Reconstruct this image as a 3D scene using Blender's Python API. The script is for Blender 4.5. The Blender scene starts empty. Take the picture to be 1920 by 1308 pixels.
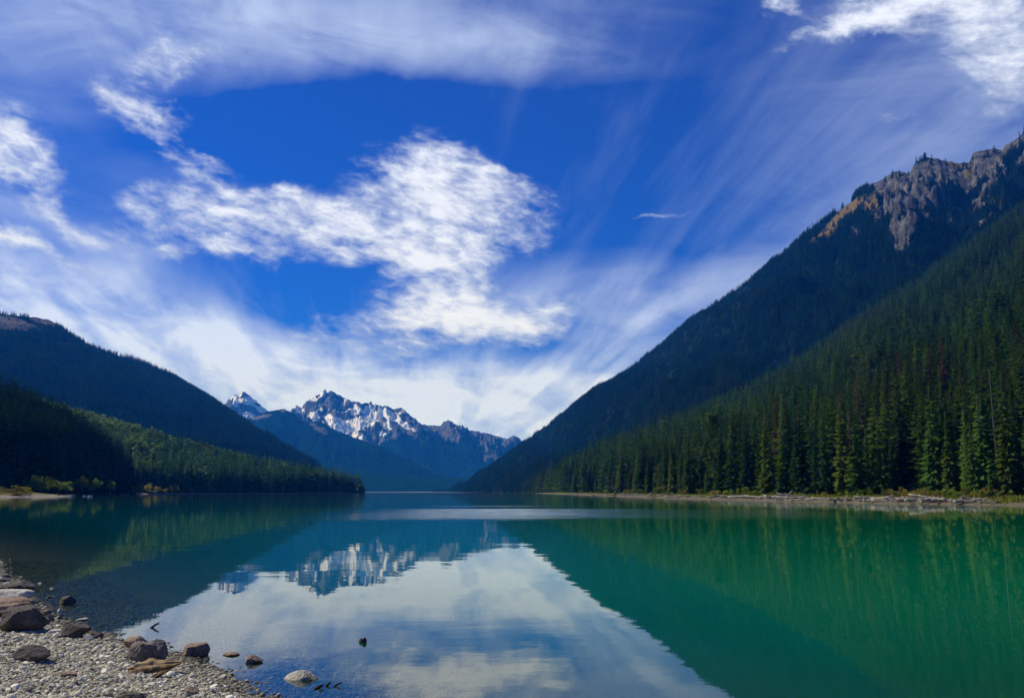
import bpy, bmesh, math, random
import numpy as np
from mathutils import Vector, Matrix, noise as mnoise

# ------------------------------------------------------------------ camera, sky, sun, exposure
scene = bpy.context.scene
COL = scene.collection
rng = np.random.default_rng(7)
random.seed(7)

CAM_H = 2.2
FPX = 1663.0                         # focal length in photograph pixels (1920 wide)
PITCH = math.atan2(267.0, FPX)       # the horizon lies below the middle of the frame
CP, SP = math.cos(PITCH), math.sin(PITCH)

cam_d = bpy.data.cameras.new('camera')
cam_d.sensor_width = 36.0
cam_d.lens = FPX / 1920.0 * 36.0
cam_d.clip_start = 0.1
cam_d.clip_end = 40000
cam = bpy.data.objects.new('camera', cam_d)
COL.objects.link(cam)
cam.location = (0, 0, CAM_H)
cam.rotation_euler = (math.pi / 2 + PITCH, 0, 0)
scene.camera = cam

SUN_AZ = math.radians(66)            # degrees left of the viewing direction
SUN_EL = math.radians(43)
S = Vector((-math.sin(SUN_AZ) * math.cos(SUN_EL), math.cos(SUN_AZ) * math.cos(SUN_EL), math.sin(SUN_EL)))
sun_d = bpy.data.lights.new('sun', 'SUN')
sun_d.energy = 5.0
sun_d.angle = math.radians(0.5)
sun_d.color = (1.0, 0.94, 0.82)
sun = bpy.data.objects.new('sun', sun_d)
COL.objects.link(sun)
sun.rotation_euler = S.to_track_quat('Z', 'Y').to_euler()
sun.location = (-50, 20, 60)

scene.view_settings.view_transform = 'Standard'
scene.view_settings.look = 'None'
scene.view_settings.exposure = 0.0
scene.view_settings.gamma = 1.0
scene.view_settings.use_curve_mapping = False
scene.render.engine = 'CYCLES'
scene.cycles.use_denoising = True
scene.cycles.max_bounces = 6
scene.cycles.diffuse_bounces = 2
scene.cycles.glossy_bounces = 3
scene.cycles.transmission_bounces = 3
scene.cycles.volume_bounces = 0
scene.cycles.transparent_max_bounces = 8
scene.cycles.caustics_reflective = False
scene.cycles.caustics_refractive = False


def ray(px, py):
    u, v = px - 960.0, 654.0 - py
    return np.array([u, FPX * CP - v * SP, FPX * SP + v * CP])


def at(px, py, Y):
    """World point seen at photograph pixel (px, py) at distance Y along the view."""
    d = ray(px, py)
    return np.array([0, 0, CAM_H]) + d * (Y / d[1])


def ground(px, py, z=0.0):
    d = ray(px, py)
    return np.array([0, 0, CAM_H]) + d * ((z - CAM_H) / d[2])


def project(P):
    P = np.asarray(P, float)
    x, y, z = P[..., 0], P[..., 1], P[..., 2] - CAM_H
    dep = np.maximum(y * CP + z * SP, 0.01)
    return 960 + FPX * x / dep, 654 - FPX * (-y * SP + z * CP) / dep


class NB:
    """Small node builder."""

    def __init__(self, tree):
        self.t = tree
        self.n = tree.nodes
        self.l = tree.links

    def new(self, kind, **kw):
        nd = self.n.new(kind)
        for k, v in kw.items():
            setattr(nd, k, v)
        return nd

    def put(self, sock, v):
        if v is None:
            return
        if hasattr(v, 'is_output') or isinstance(v, bpy.types.NodeSocket):
            self.l.new(v, sock)
        else:
            sock.default_value = v

    def math(self, op, a, b=None, c=None, clamp=False):
        nd = self.new('ShaderNodeMath', operation=op)
        nd.use_clamp = clamp
        self.put(nd.inputs[0], a)
        self.put(nd.inputs[1], b)
        self.put(nd.inputs[2], c)
        return nd.outputs[0]

    def vec(self, op, a, b=None, scale=None):
        nd = self.new('ShaderNodeVectorMath', operation=op)
        self.put(nd.inputs[0], a)
        self.put(nd.inputs[1], b)
        if scale is not None:
            self.put(nd.inputs['Scale'], scale)
        return nd.outputs['Value'] if op in ('DOT_PRODUCT', 'LENGTH') else nd.outputs[0]

    def comb(self, x, y, z):
        nd = self.new('ShaderNodeCombineXYZ')
        for i, v in enumerate((x, y, z)):
            self.put(nd.inputs[i], v)
        return nd.outputs[0]

    def noise(self, vec, scale, detail=4, rough=0.5, dist=0.0, color=False):
        nd = self.new('ShaderNodeTexNoise')
        self.put(nd.inputs['Vector'], vec)
        nd.inputs['Scale'].default_value = scale
        nd.inputs['Detail'].default_value = detail
        nd.inputs['Roughness'].default_value = rough
        nd.inputs['Distortion'].default_value = dist
        return nd.outputs['Color' if color else 0]

    def ramp(self, fac, stops, interp='LINEAR'):
        nd = self.new('ShaderNodeValToRGB')
        self.put(nd.inputs[0], fac)
        cr = nd.color_ramp
        cr.interpolation = interp
        while len(cr.elements) < len(stops):
            cr.elements.new(0.5)
        for e, (p, c) in zip(cr.elements, stops):
            e.position = p
            e.color = (*c, 1) if len(c) == 3 else c
        return nd.outputs[0]

    def mix(self, fac, a, b, blend='MIX'):
        nd = self.new('ShaderNodeMix', data_type='RGBA', blend_type=blend)
        self.put(nd.inputs[0], fac)
        self.put(nd.inputs[6], a if not isinstance(a, tuple) else (*a[:3], 1))
        self.put(nd.inputs[7], b if not isinstance(b, tuple) else (*b[:3], 1))
        return nd.outputs[2]

    def sstep(self, v, lo, hi):
        nd = self.new('ShaderNodeMapRange', interpolation_type='SMOOTHSTEP')
        self.put(nd.inputs[0], v)
        nd.inputs[1].default_value = lo
        nd.inputs[2].default_value = hi
        return nd.outputs[0]

    def attr(self, name):
        nd = self.new('ShaderNodeAttribute')
        nd.attribute_name = name
        return nd.outputs['Fac']

    def pos(self):
        return self.new('ShaderNodeNewGeometry').outputs['Position']


def build_world():
    w = bpy.data.worlds.new('World')
    scene.world = w
    w.use_nodes = True
    b = NB(w.node_tree)
    b.n.clear()
    out = b.new('ShaderNodeOutputWorld')
    bg = b.new('ShaderNodeBackground')
    bg.inputs[1].default_value = 0.1
    b.l.new(bg.outputs[0], out.inputs[0])
    sky = b.new('ShaderNodeTexSky', sky_type='NISHITA')
    sky.sun_disc = False
    sky.sun_elevation = SUN_EL
    sky.sun_rotation = -SUN_AZ
    sky.altitude = 1100
    sky.air_density = 1.0
    sky.dust_density = 0.3
    sky.ozone_density = 3.0
    d = b.new('ShaderNodeTexCoord').outputs['Generated']
    sep = b.new('ShaderNodeSeparateXYZ')
    b.l.new(d, sep.inputs[0])
    az = b.math('ARCTAN2', sep.outputs[0], sep.outputs[1])
    el = b.math('ARCSINE', sep.outputs[2])
    # deep blue mountain air: the clear sky with its red and green held back
    blue = b.mix(1.0, sky.outputs[0], SKY_TINT, 'MULTIPLY')

    p0 = b.comb(az, el, 0.0)
    # wisps follow a warped copy of the direction
    wn = b.noise(d, 7.0, 5, 0.55, 0.3, color=True)
    wv = b.vec('SUBTRACT', wn, (0.5, 0.5, 0.5))
    p_warp = b.vec('ADD', p0, b.vec('SCALE', wv, scale=0.13))
    p_soft = b.vec('ADD', p0, b.vec('SCALE', wv, scale=0.05))

    def blobs(p, items):
        tot = None
        for (cx, cy, rx, ry, rot, wt) in items:
            r = ray(cx, cy)
            r = r / np.linalg.norm(r)
            a0, e0 = math.atan2(r[0], r[1]), math.asin(r[2])
            m = b.new('ShaderNodeMapping', vector_type='TEXTURE')
            b.l.new(p, m.inputs[0])
            m.inputs['Location'].default_value = (a0, e0, 0)
            m.inputs['Rotation'].default_value = (0, 0, math.radians(rot))
            m.inputs['Scale'].default_value = (rx / FPX, ry / FPX, 1)
            g = b.new('ShaderNodeTexGradient', gradient_type='SPHERICAL')
            b.l.new(m.outputs[0], g.inputs[0])
            s = b.math('SMOOTHSTEP', 0, 0) if False else g.outputs[1]
            tot = b.math('MULTIPLY', s, wt) if tot is None else b.math('MULTIPLY_ADD', s, wt, tot)
        return tot

    puffs = blobs(p_warp, CLOUD_PUFFS)
    veil = blobs(p_soft, CLOUD_VEIL)

    # puffy texture: long in azimuth, short in elevation, finer towards the edges
    pc = b.comb(b.math('MULTIPLY', az, 1.0), b.math('MULTIPLY_ADD', az, 0.3, b.math('MULTIPLY', el, 2.2)), 0.37)
    n1 = b.noise(pc, 8.0, 10, 0.66, 0.25)
    n1b = b.noise(pc, 42.0, 6, 0.62, 0.35)
    nn = b.math('MULTIPLY_ADD', b.math('SUBTRACT', n1b, 0.5), 0.5, n1)
    # a thin scatter of cloud all round the sky keeps it going beyond the frame
    stray = b.sstep(b.noise(d, 1.6, 3, 0.5), 0.56, 0.8)
    ahead = b.sstep(sep.outputs[1], 0.45, 0.72)
    stray = b.math('MULTIPLY', stray, b.math('SUBTRACT', 1.0, ahead))
    cov = b.math('MINIMUM', b.math('MULTIPLY_ADD', stray, 0.75, puffs), 1.0)
    thick = b.math('MULTIPLY_ADD', b.math('SUBTRACT', nn, 0.5), 3.1, b.math('MULTIPLY', cov, 1.22))
    dens_c = b.sstep(thick, -0.08, 1.55)
    dens_c = b.math('MULTIPLY', dens_c, b.sstep(cov, 0.03, 0.35))

    # high streaks on a flat cloud sheet, so they draw together towards the horizon
    zz = b.math('ADD', b.math('MAXIMUM', sep.outputs[2], 0.0), 0.10)
    sx = b.math('DIVIDE', sep.outputs[0], zz)
    sy = b.math('DIVIDE', sep.outputs[1], zz)
    c, s = math.cos(math.radians(9)), math.sin(math.radians(9))
    su = b.math('ADD', b.math('MULTIPLY', sx, c), b.math('MULTIPLY', sy, s))
    sv = b.math('SUBTRACT', b.math('MULTIPLY', sy, c), b.math('MULTIPLY', sx, s))
    n2 = b.noise(b.comb(su, b.math('MULTIPLY', sv, 0.12), 0.0), 4.2, 7, 0.6, 0.35)
    n3 = b.noise(b.comb(b.math('MULTIPLY', az, 1.0), b.math('MULTIPLY', el, 2.6), 5.0), 5.0, 9, 0.62, 0.7)
    strk = b.sstep(n2, 0.36, 0.74)
    soft = b.sstep(n3, 0.28, 0.70)
    tex = b.math('MULTIPLY_ADD', soft, 0.62, b.math('MULTIPLY_ADD', strk, 0.30, 0.20))
    dens_v = b.math('MULTIPLY', b.math('MINIMUM', b.math('MAXIMUM', veil, 0.0), 1.25), tex)
    fan = b.math('MULTIPLY', strk, b.math('MAXIMUM', blobs(p0, CLOUD_FAN), 0.0))
    dens_v = b.math('MAXIMUM', b.math('ADD', dens_v, fan), 0.02)
    dens_v = b.math('MINIMUM', dens_v, 0.92)

    # cloud low over the horizon is brighter than the high veil, to offset the haze
    low = b.math('SUBTRACT', 1.0, b.sstep(el, 0.10, 0.36))
    col = b.mix(dens_v, blue, b.mix(low, VEIL_HIGH, VEIL_LOW))
    shade = b.math('MULTIPLY_ADD', n1b, 0.26, 0.86)
    puff_col = b.mix(b.sstep(thick, 0.35, 1.5), (6.4, 7.4, 9.8), (9.0, 9.7, 11.8))
    puff_col = b.mix(1.0, puff_col, b.comb(shade, shade, shade), 'MULTIPLY')
    col = b.mix(b.math('MULTIPLY', dens_c, 0.95), col, puff_col)
    b.l.new(col, bg.inputs[0])
    w.cycles.sampling_method = 'MANUAL'
    w.cycles.sample_map_resolution = 512


SKY_TINT = (0.0, 0.28, 1.06)
VEIL_HIGH = (5.4, 6.7, 10.0)
VEIL_LOW = (7.7, 9.0, 13.0)
# photograph pixel centre, radii in pixels, turn, weight
CLOUD_PUFFS = [
    (820, 390, 240, 140, -8, 0.85), (900, 375, 190, 105, -20, 0.45), (780, 290, 110, 75, 30, 0.75), (900, 300, 110, 50, -20, 0.4),
    (430, 412, 230, 75, -5, 1.15), (600, 450, 220, 60, -12, 0.75), (720, 460, 180, 70, -14, 0.6), (820, 520, 150, 90, 0, 0.85),
    (840, 612, 340, 70, 2, 1.2), (990, 620, 120, 40, 0, 0.4), (420, 335, 160, 24, -16, 0.72), (370, 282, 110, 18, -14, 0.42), (265, 208, 105, 46, -14, 1.0), (220, 175, 110, 30, -10, 0.5),
    (330, 130, 180, 40, 10, 0.5), (5, 312, 112, 52, 0, 1.6), (30, 452, 170, 28, -4, 0.95),
    (120, 390, 170, 34, -14, 0.4), (1780, 15, 270, 62, -8, 0.95), (1870, 65, 120, 70, -10, 0.75), (1640, 30, 150, 40, 12, 0.5),
    (1465, 15, 60, 28, 0, 0.8), (390, 475, 160, 30, -4, 0.45), (1250, 407, 80, 10, 3, 0.42),
    (1660, 222, 90, 26, -20, 0.32), (1530, 68, 130, 18, 8, 0.5), (2150, 60, 350, 120, 0, 0.8), (-250, 250, 320, 140, 0, 0.8),
    (560, 380, 120, 30, -14, 0.4),
]
CLOUD_VEIL = [
    (300, 0, 1250, 165, 3, 0.85), (850, 85, 560, 75, -4, 0.55), (50, 110, 700, 190, 0, 0.35),
    (330, 680, 600, 190, -14, 1.5), (120, 740, 600, 170, 0, 0.6), (640, 775, 900, 140, 0, 1.5),
    (1000, 790, 640, 140, 4, 1.3), (1290, 565, 400, 60, 26, 0.55), (1060, 560, 400, 90, 0, 0.5), (950, 850, 800, 170, 0, 1.0),
    (40, 520, 400, 90, 0, 0.25), (260, 330, 700, 230, 0, 0.20), (1800, 100, 700, 260, 12, 0.30),
    (1350, 720, 450, 130, 20, 0.5), (2400, 350, 900, 500, 0, 0.5), (-500, 450, 420, 400, 0, 0.6), (60, 400, 260, 30, -10, 0.3),
    (650, 240, 500, 120, 2, -0.9), (570, 545, 330, 100, 6, -0.8), (1150, 270, 420, 190, 0, -0.2), (200, 270, 300, 80, 0, -0.2),
]
CLOUD_FAN = [
    (1350, 330, 750, 480, 30, 0.13), (1150, 650, 700, 200, 10, 0.28), (1750, 300, 600, 380, 30, 0.08), (1080, 200, 300, 260, 40, 0.12),
    (300, 620, 600, 200, 0, 0.28),
]
build_world()

# ------------------------------------------------------------------ helpers


def tag(o, label=None, cat=None, group=None, kind=None):
    if label:
        o['label'] = label
    if cat:
        o['category'] = cat
    if group:
        o['group'] = group
    if kind:
        o['kind'] = kind
    return o


def mesh_from(name, V, F, mat=None, smooth=False):
    me = bpy.data.meshes.new(name)
    V = np.asarray(V, np.float32)
    F = np.asarray(F, np.int32)
    k = F.shape[1]
    me.vertices.add(len(V))
    me.vertices.foreach_set('co', V.ravel())
    me.loops.add(F.size)
    me.loops.foreach_set('vertex_index', F.ravel())
    me.polygons.add(len(F))
    me.polygons.foreach_set('loop_start', np.arange(0, F.size, k, dtype=np.int32))
    me.polygons.foreach_set('use_smooth', np.full(len(F), smooth))
    me.update(calc_edges=True)
    me.validate()
    if mat:
        me.materials.append(mat)
    return me


def link(name, me, loc=(0, 0, 0), parent=None):
    o = bpy.data.objects.new(name, me)
    COL.objects.link(o)
    o.location = loc
    if parent:
        o.parent = parent
    return o


def vattr(me, name, arr):
    a = me.attributes.new(name, 'FLOAT', 'POINT')
    a.data.foreach_set('value', np.asarray(arr, np.float32).ravel())


_perm = np.random.default_rng(3).permutation(512)
_perm = np.concatenate([_perm, _perm, _perm])
_ga = np.random.default_rng(4).uniform(0, 2 * np.pi, 512)
_gx, _gy = np.cos(_ga), np.sin(_ga)


def perlin(x, y):
    x, y = np.asarray(x, float), np.asarray(y, float)
    xi, yi = np.floor(x).astype(int), np.floor(y).astype(int)
    xf, yf = x - xi, y - yi
    u = xf ** 3 * (xf * (xf * 6 - 15) + 10)
    v = yf ** 3 * (yf * (yf * 6 - 15) + 10)

    def g(ix, iy, dx, dy):
        h = _perm[(_perm[ix & 511] + iy) & 511]
        return _gx[h] * dx + _gy[h] * dy
    n00, n10 = g(xi, yi, xf, yf), g(xi + 1, yi, xf - 1, yf)
    n01, n11 = g(xi, yi + 1, xf, yf - 1), g(xi + 1, yi + 1, xf - 1, yf - 1)
    return ((n00 * (1 - u) + n10 * u) * (1 - v) + (n01 * (1 - u) + n11 * u) * v) * 1.4


def fbm(x, y, oct=5, gain=0.5, lac=2.03):
    t, a = 0, 1.0
    for i in range(oct):
        t = t + a * perlin(x + i * 17.3, y - i * 9.1)
        a *= gain
        x, y = x * lac, y * lac
    return t


def ridged(x, y, oct=5, gain=0.5, lac=2.05):
    t, a, s = 0, 1.0, 0
    for i in range(oct):
        t = t + a * (1 - np.abs(perlin(x + i * 11.7, y + i * 5.3)) * 2)
        s += a
        a *= gain
        x, y = x * lac, y * lac
    return t / s


def sm(x, a, b):
    t = np.clip((x - a) / (b - a), 0, 1)
    return t * t * (3 - 2 * t)


# ------------------------------------------------------------------ materials


def material(name):
    m = bpy.data.materials.new(name)
    m.use_nodes = True
    b = NB(m.node_tree)
    b.n.clear()
    out = b.new('ShaderNodeOutputMaterial')
    return m, b, out


def principled(b, out, color, rough=0.9, spec=0.2, normal=None):
    p = b.new('ShaderNodeBsdfPrincipled')
    b.put(p.inputs['Base Color'], color if not isinstance(color, tuple) else (*color, 1))
    b.put(p.inputs['Roughness'], rough)
    p.inputs['Specular IOR Level'].default_value = spec
    if normal is not None:
        b.l.new(normal, p.inputs['Normal'])
    b.l.new(p.outputs[0], out.inputs[0])
    return p


def bump(b, h, dist, strength=1.0):
    nd = b.new('ShaderNodeBump')
    nd.inputs['Strength'].default_value = strength
    nd.inputs['Distance'].default_value = dist
    b.l.new(h, nd.inputs['Height'])
    return nd.outputs[0]


def leaf_material(name, stops, patch=None, patch_scale=0.004, transl=0.25, fine=0.5):
    """Foliage: a hue per tree, patches of the wood shared by neighbours, a little light through the leaf."""
    m, b, out = material(name)
    oi = b.new('ShaderNodeObjectInfo')
    col = b.ramp(oi.outputs['Random'], stops)
    if patch:
        n = b.noise(oi.outputs['Location'], patch_scale, 3, 0.6)
        col = b.mix(b.math('MULTIPLY', b.sstep(n, 0.52, 0.70), 0.55), col, patch)
    tn = b.noise(b.new('ShaderNodeTexCoord').outputs['Object'], fine, 3, 0.6)
    r2 = b.math('FRACT', b.math('MULTIPLY', oi.outputs['Random'], 37.7))
    k = b.math('MULTIPLY', b.math('MULTIPLY_ADD', tn, 1.1, 0.45), b.math('MULTIPLY_ADD', r2, 0.9, 0.55))
    col = b.mix(1.0, col, b.comb(k, k, k), 'MULTIPLY')
    df = b.new('ShaderNodeBsdfDiffuse')
    tr = b.new('ShaderNodeBsdfTranslucent')
    b.l.new(col, df.inputs[0])
    b.l.new(b.mix(1.0, col, (1.3, 1.5, 0.6), 'MULTIPLY'), tr.inputs[0])
    mx = b.new('ShaderNodeMixShader')
    mx.inputs[0].default_value = transl
    b.l.new(df.outputs[0], mx.inputs[1])
    b.l.new(tr.outputs[0], mx.inputs[2])
    b.l.new(mx.outputs[0], out.inputs[0])
    return m


M_SPRUCE = leaf_material('spruce_needles', [(0.0, (0.014, 0.036, 0.012)), (0.35, (0.024, 0.058, 0.015)), (0.7, (0.038, 0.080, 0.018)), (1.0, (0.070, 0.105, 0.018))],
                         patch=(0.055, 0.042, 0.022), patch_scale=0.012)
M_SPRUCE_YEL = leaf_material('yellow_green_needles', [(0.0, (0.055, 0.082, 0.013)), (1.0, (0.085, 0.108, 0.016))])
M_SPRUCE_BRIGHT = leaf_material('fresh_green_needles', [(0.0, (0.048, 0.105, 0.02)), (1.0, (0.075, 0.14, 0.024))])
M_SPRUCE_BROWN = leaf_material('dying_brown_needles', [(0.0, (0.060, 0.036, 0.024)), (1.0, (0.075, 0.048, 0.030))])
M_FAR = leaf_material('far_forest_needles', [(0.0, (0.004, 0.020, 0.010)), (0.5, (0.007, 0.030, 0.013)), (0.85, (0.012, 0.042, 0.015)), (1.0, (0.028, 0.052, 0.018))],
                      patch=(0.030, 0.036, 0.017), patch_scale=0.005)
M_LIT = leaf_material('sunlit_mixed_leaves', [(0.0, (0.015, 0.042, 0.014)), (0.45, (0.030, 0.090, 0.028)), (0.8, (0.06, 0.13, 0.038)), (1.0, (0.12, 0.17, 0.065))],  # brighter greens: sunlight on the low hill put into the leaf colour
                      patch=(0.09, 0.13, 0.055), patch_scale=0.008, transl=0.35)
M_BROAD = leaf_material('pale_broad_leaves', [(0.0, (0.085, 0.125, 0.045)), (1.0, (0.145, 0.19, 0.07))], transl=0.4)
M_SHRUB_G = leaf_material('shrub_green_leaves', [(0.0, (0.10, 0.14, 0.025)), (1.0, (0.16, 0.20, 0.035))], transl=0.35, fine=1.5)
M_SHRUB_Y = leaf_material('shrub_yellow_leaves', [(0.0, (0.10, 0.125, 0.015)), (1.0, (0.16, 0.185, 0.022))], transl=0.4, fine=1.5)
M_SHRUB_R = leaf_material('shrub_rusty_leaves', [(0.0, (0.17, 0.145, 0.03)), (1.0, (0.25, 0.20, 0.04))], transl=0.35, fine=1.5)


def bark_material(name, c1, c2, scale=6.0):
    m, b, out = material(name)
    tc = b.new('ShaderNodeTexCoord').outputs['Object']
    v = b.vec('MULTIPLY', tc, (1, 1, 0.12))
    n = b.noise(v, scale, 6, 0.65, 0.4)
    principled(b, out, b.ramp(n, [(0.3, c1), (0.7, c2)]), 0.9, 0.1, bump(b, n, 0.03))
    return m


M_BARK = bark_material('conifer_bark', (0.05, 0.035, 0.025), (0.13, 0.10, 0.075))


def drift_material(name, c1, c2, c3):
    m, b, out = material(name)
    tc = b.new('ShaderNodeTexCoord').outputs['Object']
    oi = b.new('ShaderNodeObjectInfo')
    v = b.vec('ADD', b.vec('MULTIPLY', tc, (0.25, 2.5, 2.5)), b.comb(b.math('MULTIPLY', oi.outputs['Random'], 50.0), 0.0, 0.0))
    n = b.noise(v, 5.0, 6, 0.65, 0.6)
    col = b.ramp(n, [(0.28, c1), (0.5, c2), (0.72, c3)])
    k = b.math('MULTIPLY_ADD', oi.outputs['Random'], 0.6, 0.6)
    col = b.mix(1.0, col, b.comb(k, k, k), 'MULTIPLY')
    principled(b, out, col, 0.85, 0.2, bump(b, n, 0.02))
    return m


M_DRIFT = drift_material('bleached_driftwood', (0.16, 0.13, 0.09), (0.38, 0.325, 0.24), (0.62, 0.55, 0.43))
M_DRIFT_BROWN = drift_material('brown_weathered_wood', (0.07, 0.042, 0.02), (0.28, 0.185, 0.085), (0.50, 0.37, 0.19))
M_DRIFT_DARK = drift_material('dark_wet_wood', (0.02, 0.014, 0.012), (0.045, 0.032, 0.025), (0.09, 0.065, 0.05))
M_DRIFT_RED = drift_material('reddish_wood', (0.12, 0.05, 0.03), (0.22, 0.10, 0.06), (0.3, 0.16, 0.1))


def rock_material(name, c1, c2, c3, moss=None, scale=3.0, wet_z=None):
    m, b, out = material(name)
    tc = b.new('ShaderNodeTexCoord').outputs['Object']
    oi = b.new('ShaderNodeObjectInfo')
    v = b.vec('ADD', tc, b.comb(b.math('MULTIPLY', oi.outputs['Random'], 40.0), 0.0, 0.0))
    n = b.noise(v, scale, 7, 0.62, 0.3)
    n2 = b.noise(v, scale * 9, 5, 0.65)
    col = b.ramp(b.math('MULTIPLY_ADD', b.math('SUBTRACT', n2, 0.5), 0.5, n), [(0.3, c1), (0.52, c2), (0.74, c3)])
    if moss:
        mo = b.noise(v, scale * 1.7, 4, 0.6)
        col = b.mix(b.math('MULTIPLY', b.sstep(mo, 0.52, 0.66), 0.7), col, moss)
    rough = 0.85
    if wet_z is not None:
        sp = b.new('ShaderNodeSeparateXYZ')
        b.l.new(b.pos(), sp.inputs[0])
        wet = b.math('SUBTRACT', 1.0, b.sstep(b.math('MULTIPLY_ADD', n, 0.05, sp.outputs[2]), wet_z, wet_z + 0.035))
        col = b.mix(wet, col, b.mix(1.0, col, (0.42, 0.38, 0.26), 'MULTIPLY'))
    crack = b.new('ShaderNodeTexVoronoi', feature='DISTANCE_TO_EDGE')
    b.l.new(b.vec('ADD', v, b.vec('SCALE', b.noise(v, scale * 2, 3, 0.6, color=True), scale=0.25)), crack.inputs['Vector'])
    crack.inputs['Scale'].default_value = scale * 1.3
    h = b.math('ADD', n, b.math('MULTIPLY_ADD', n2, 0.5, b.math('MULTIPLY', b.sstep(crack.outputs[0], 0.0, 0.05), 0.25)))
    principled(b, out, col, rough, 0.25, bump(b, h, 0.05))
    return m


M_ROCK_GREY = rock_material('grey_stone', (0.085, 0.070, 0.056), (0.175, 0.145, 0.115), (0.31, 0.262, 0.205))
M_ROCK_DARK = rock_material('dark_stone', (0.035, 0.030, 0.027), (0.085, 0.072, 0.062), (0.175, 0.150, 0.118), moss=(0.10, 0.095, 0.045))
M_ROCK_PALE = rock_material('pale_stone', (0.34, 0.31, 0.25), (0.52, 0.48, 0.40), (0.70, 0.67, 0.58), wet_z=0.0)
M_ROCK_BROWN = rock_material('brown_stone', (0.12, 0.08, 0.05), (0.26, 0.185, 0.125), (0.40, 0.31, 0.22), wet_z=0.0)
M_ROCK_WETPALE = rock_material('algae_pale_stone', (0.34, 0.30, 0.20), (0.52, 0.48, 0.36), (0.70, 0.67, 0.56), moss=(0.24, 0.20, 0.06), wet_z=0.01)


def forest_floor(name, with_rock=False, c_for=((0.006, 0.016, 0.008), (0.013, 0.028, 0.011)), rock=((0.032, 0.031, 0.031), (0.092, 0.088, 0.084), (0.20, 0.19, 0.176)), bscale=0.02):
    """Mountain surface: wooded ground, and where the attributes say so bare rock, dry grass or snow."""
    m, b, out = material(name)
    p = b.pos()
    n = b.noise(p, 0.05, 6, 0.65)
    col = b.ramp(n, [(0.3, c_for[0]), (0.7, c_for[1])])
    h = n
    if with_rock:
        vs = b.vec('MULTIPLY', b.vec('ADD', p, b.vec('SCALE', p, scale=0.0)), (1, 1, 0.75))
        rn = b.noise(vs, bscale, 9, 0.72, 0.25)
        rf = b.noise(vs, bscale * 7, 6, 0.7, 0.3)
        mixv = b.math('MULTIPLY_ADD', b.math('SUBTRACT', rf, 0.5), 0.7, rn)
        rc = b.ramp(mixv, [(0.36, rock[0]), (0.5, rock[1]), (0.64, rock[2])])
        edge = b.math('MULTIPLY', b.math('SUBTRACT', rf, 0.5), 0.8)
        rk = b.sstep(b.math('ADD', b.attr('rock'), edge), 0.42, 0.58)
        col = b.mix(rk, col, rc)
        gr = b.sstep(b.math('ADD', b.attr('grass'), edge), 0.42, 0.6)
        gc = b.ramp(rf, [(0.3, (0.11, 0.08, 0.03)), (0.55, (0.19, 0.135, 0.045)), (0.75, (0.17, 0.16, 0.055))])
        col = b.mix(gr, col, gc)
        snow = b.sstep(b.math('MULTIPLY_ADD', edge, 0.6, b.attr('snow')), 0.46, 0.54)
        col = b.mix(snow, col, (0.86, 0.88, 0.9))
        h = b.math('MULTIPLY', mixv, b.math('SUBTRACT', 1.0, b.math('MULTIPLY', snow, 0.8)))
        principled(b, out, col, 1.0, 0.0, bump(b, h, 0.35 / bscale, 0.8))
    else:
        principled(b, out, col, 1.0, 0.0, bump(b, h, 3.0))
    return m


# ------------------------------------------------------------------ mountains


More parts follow.
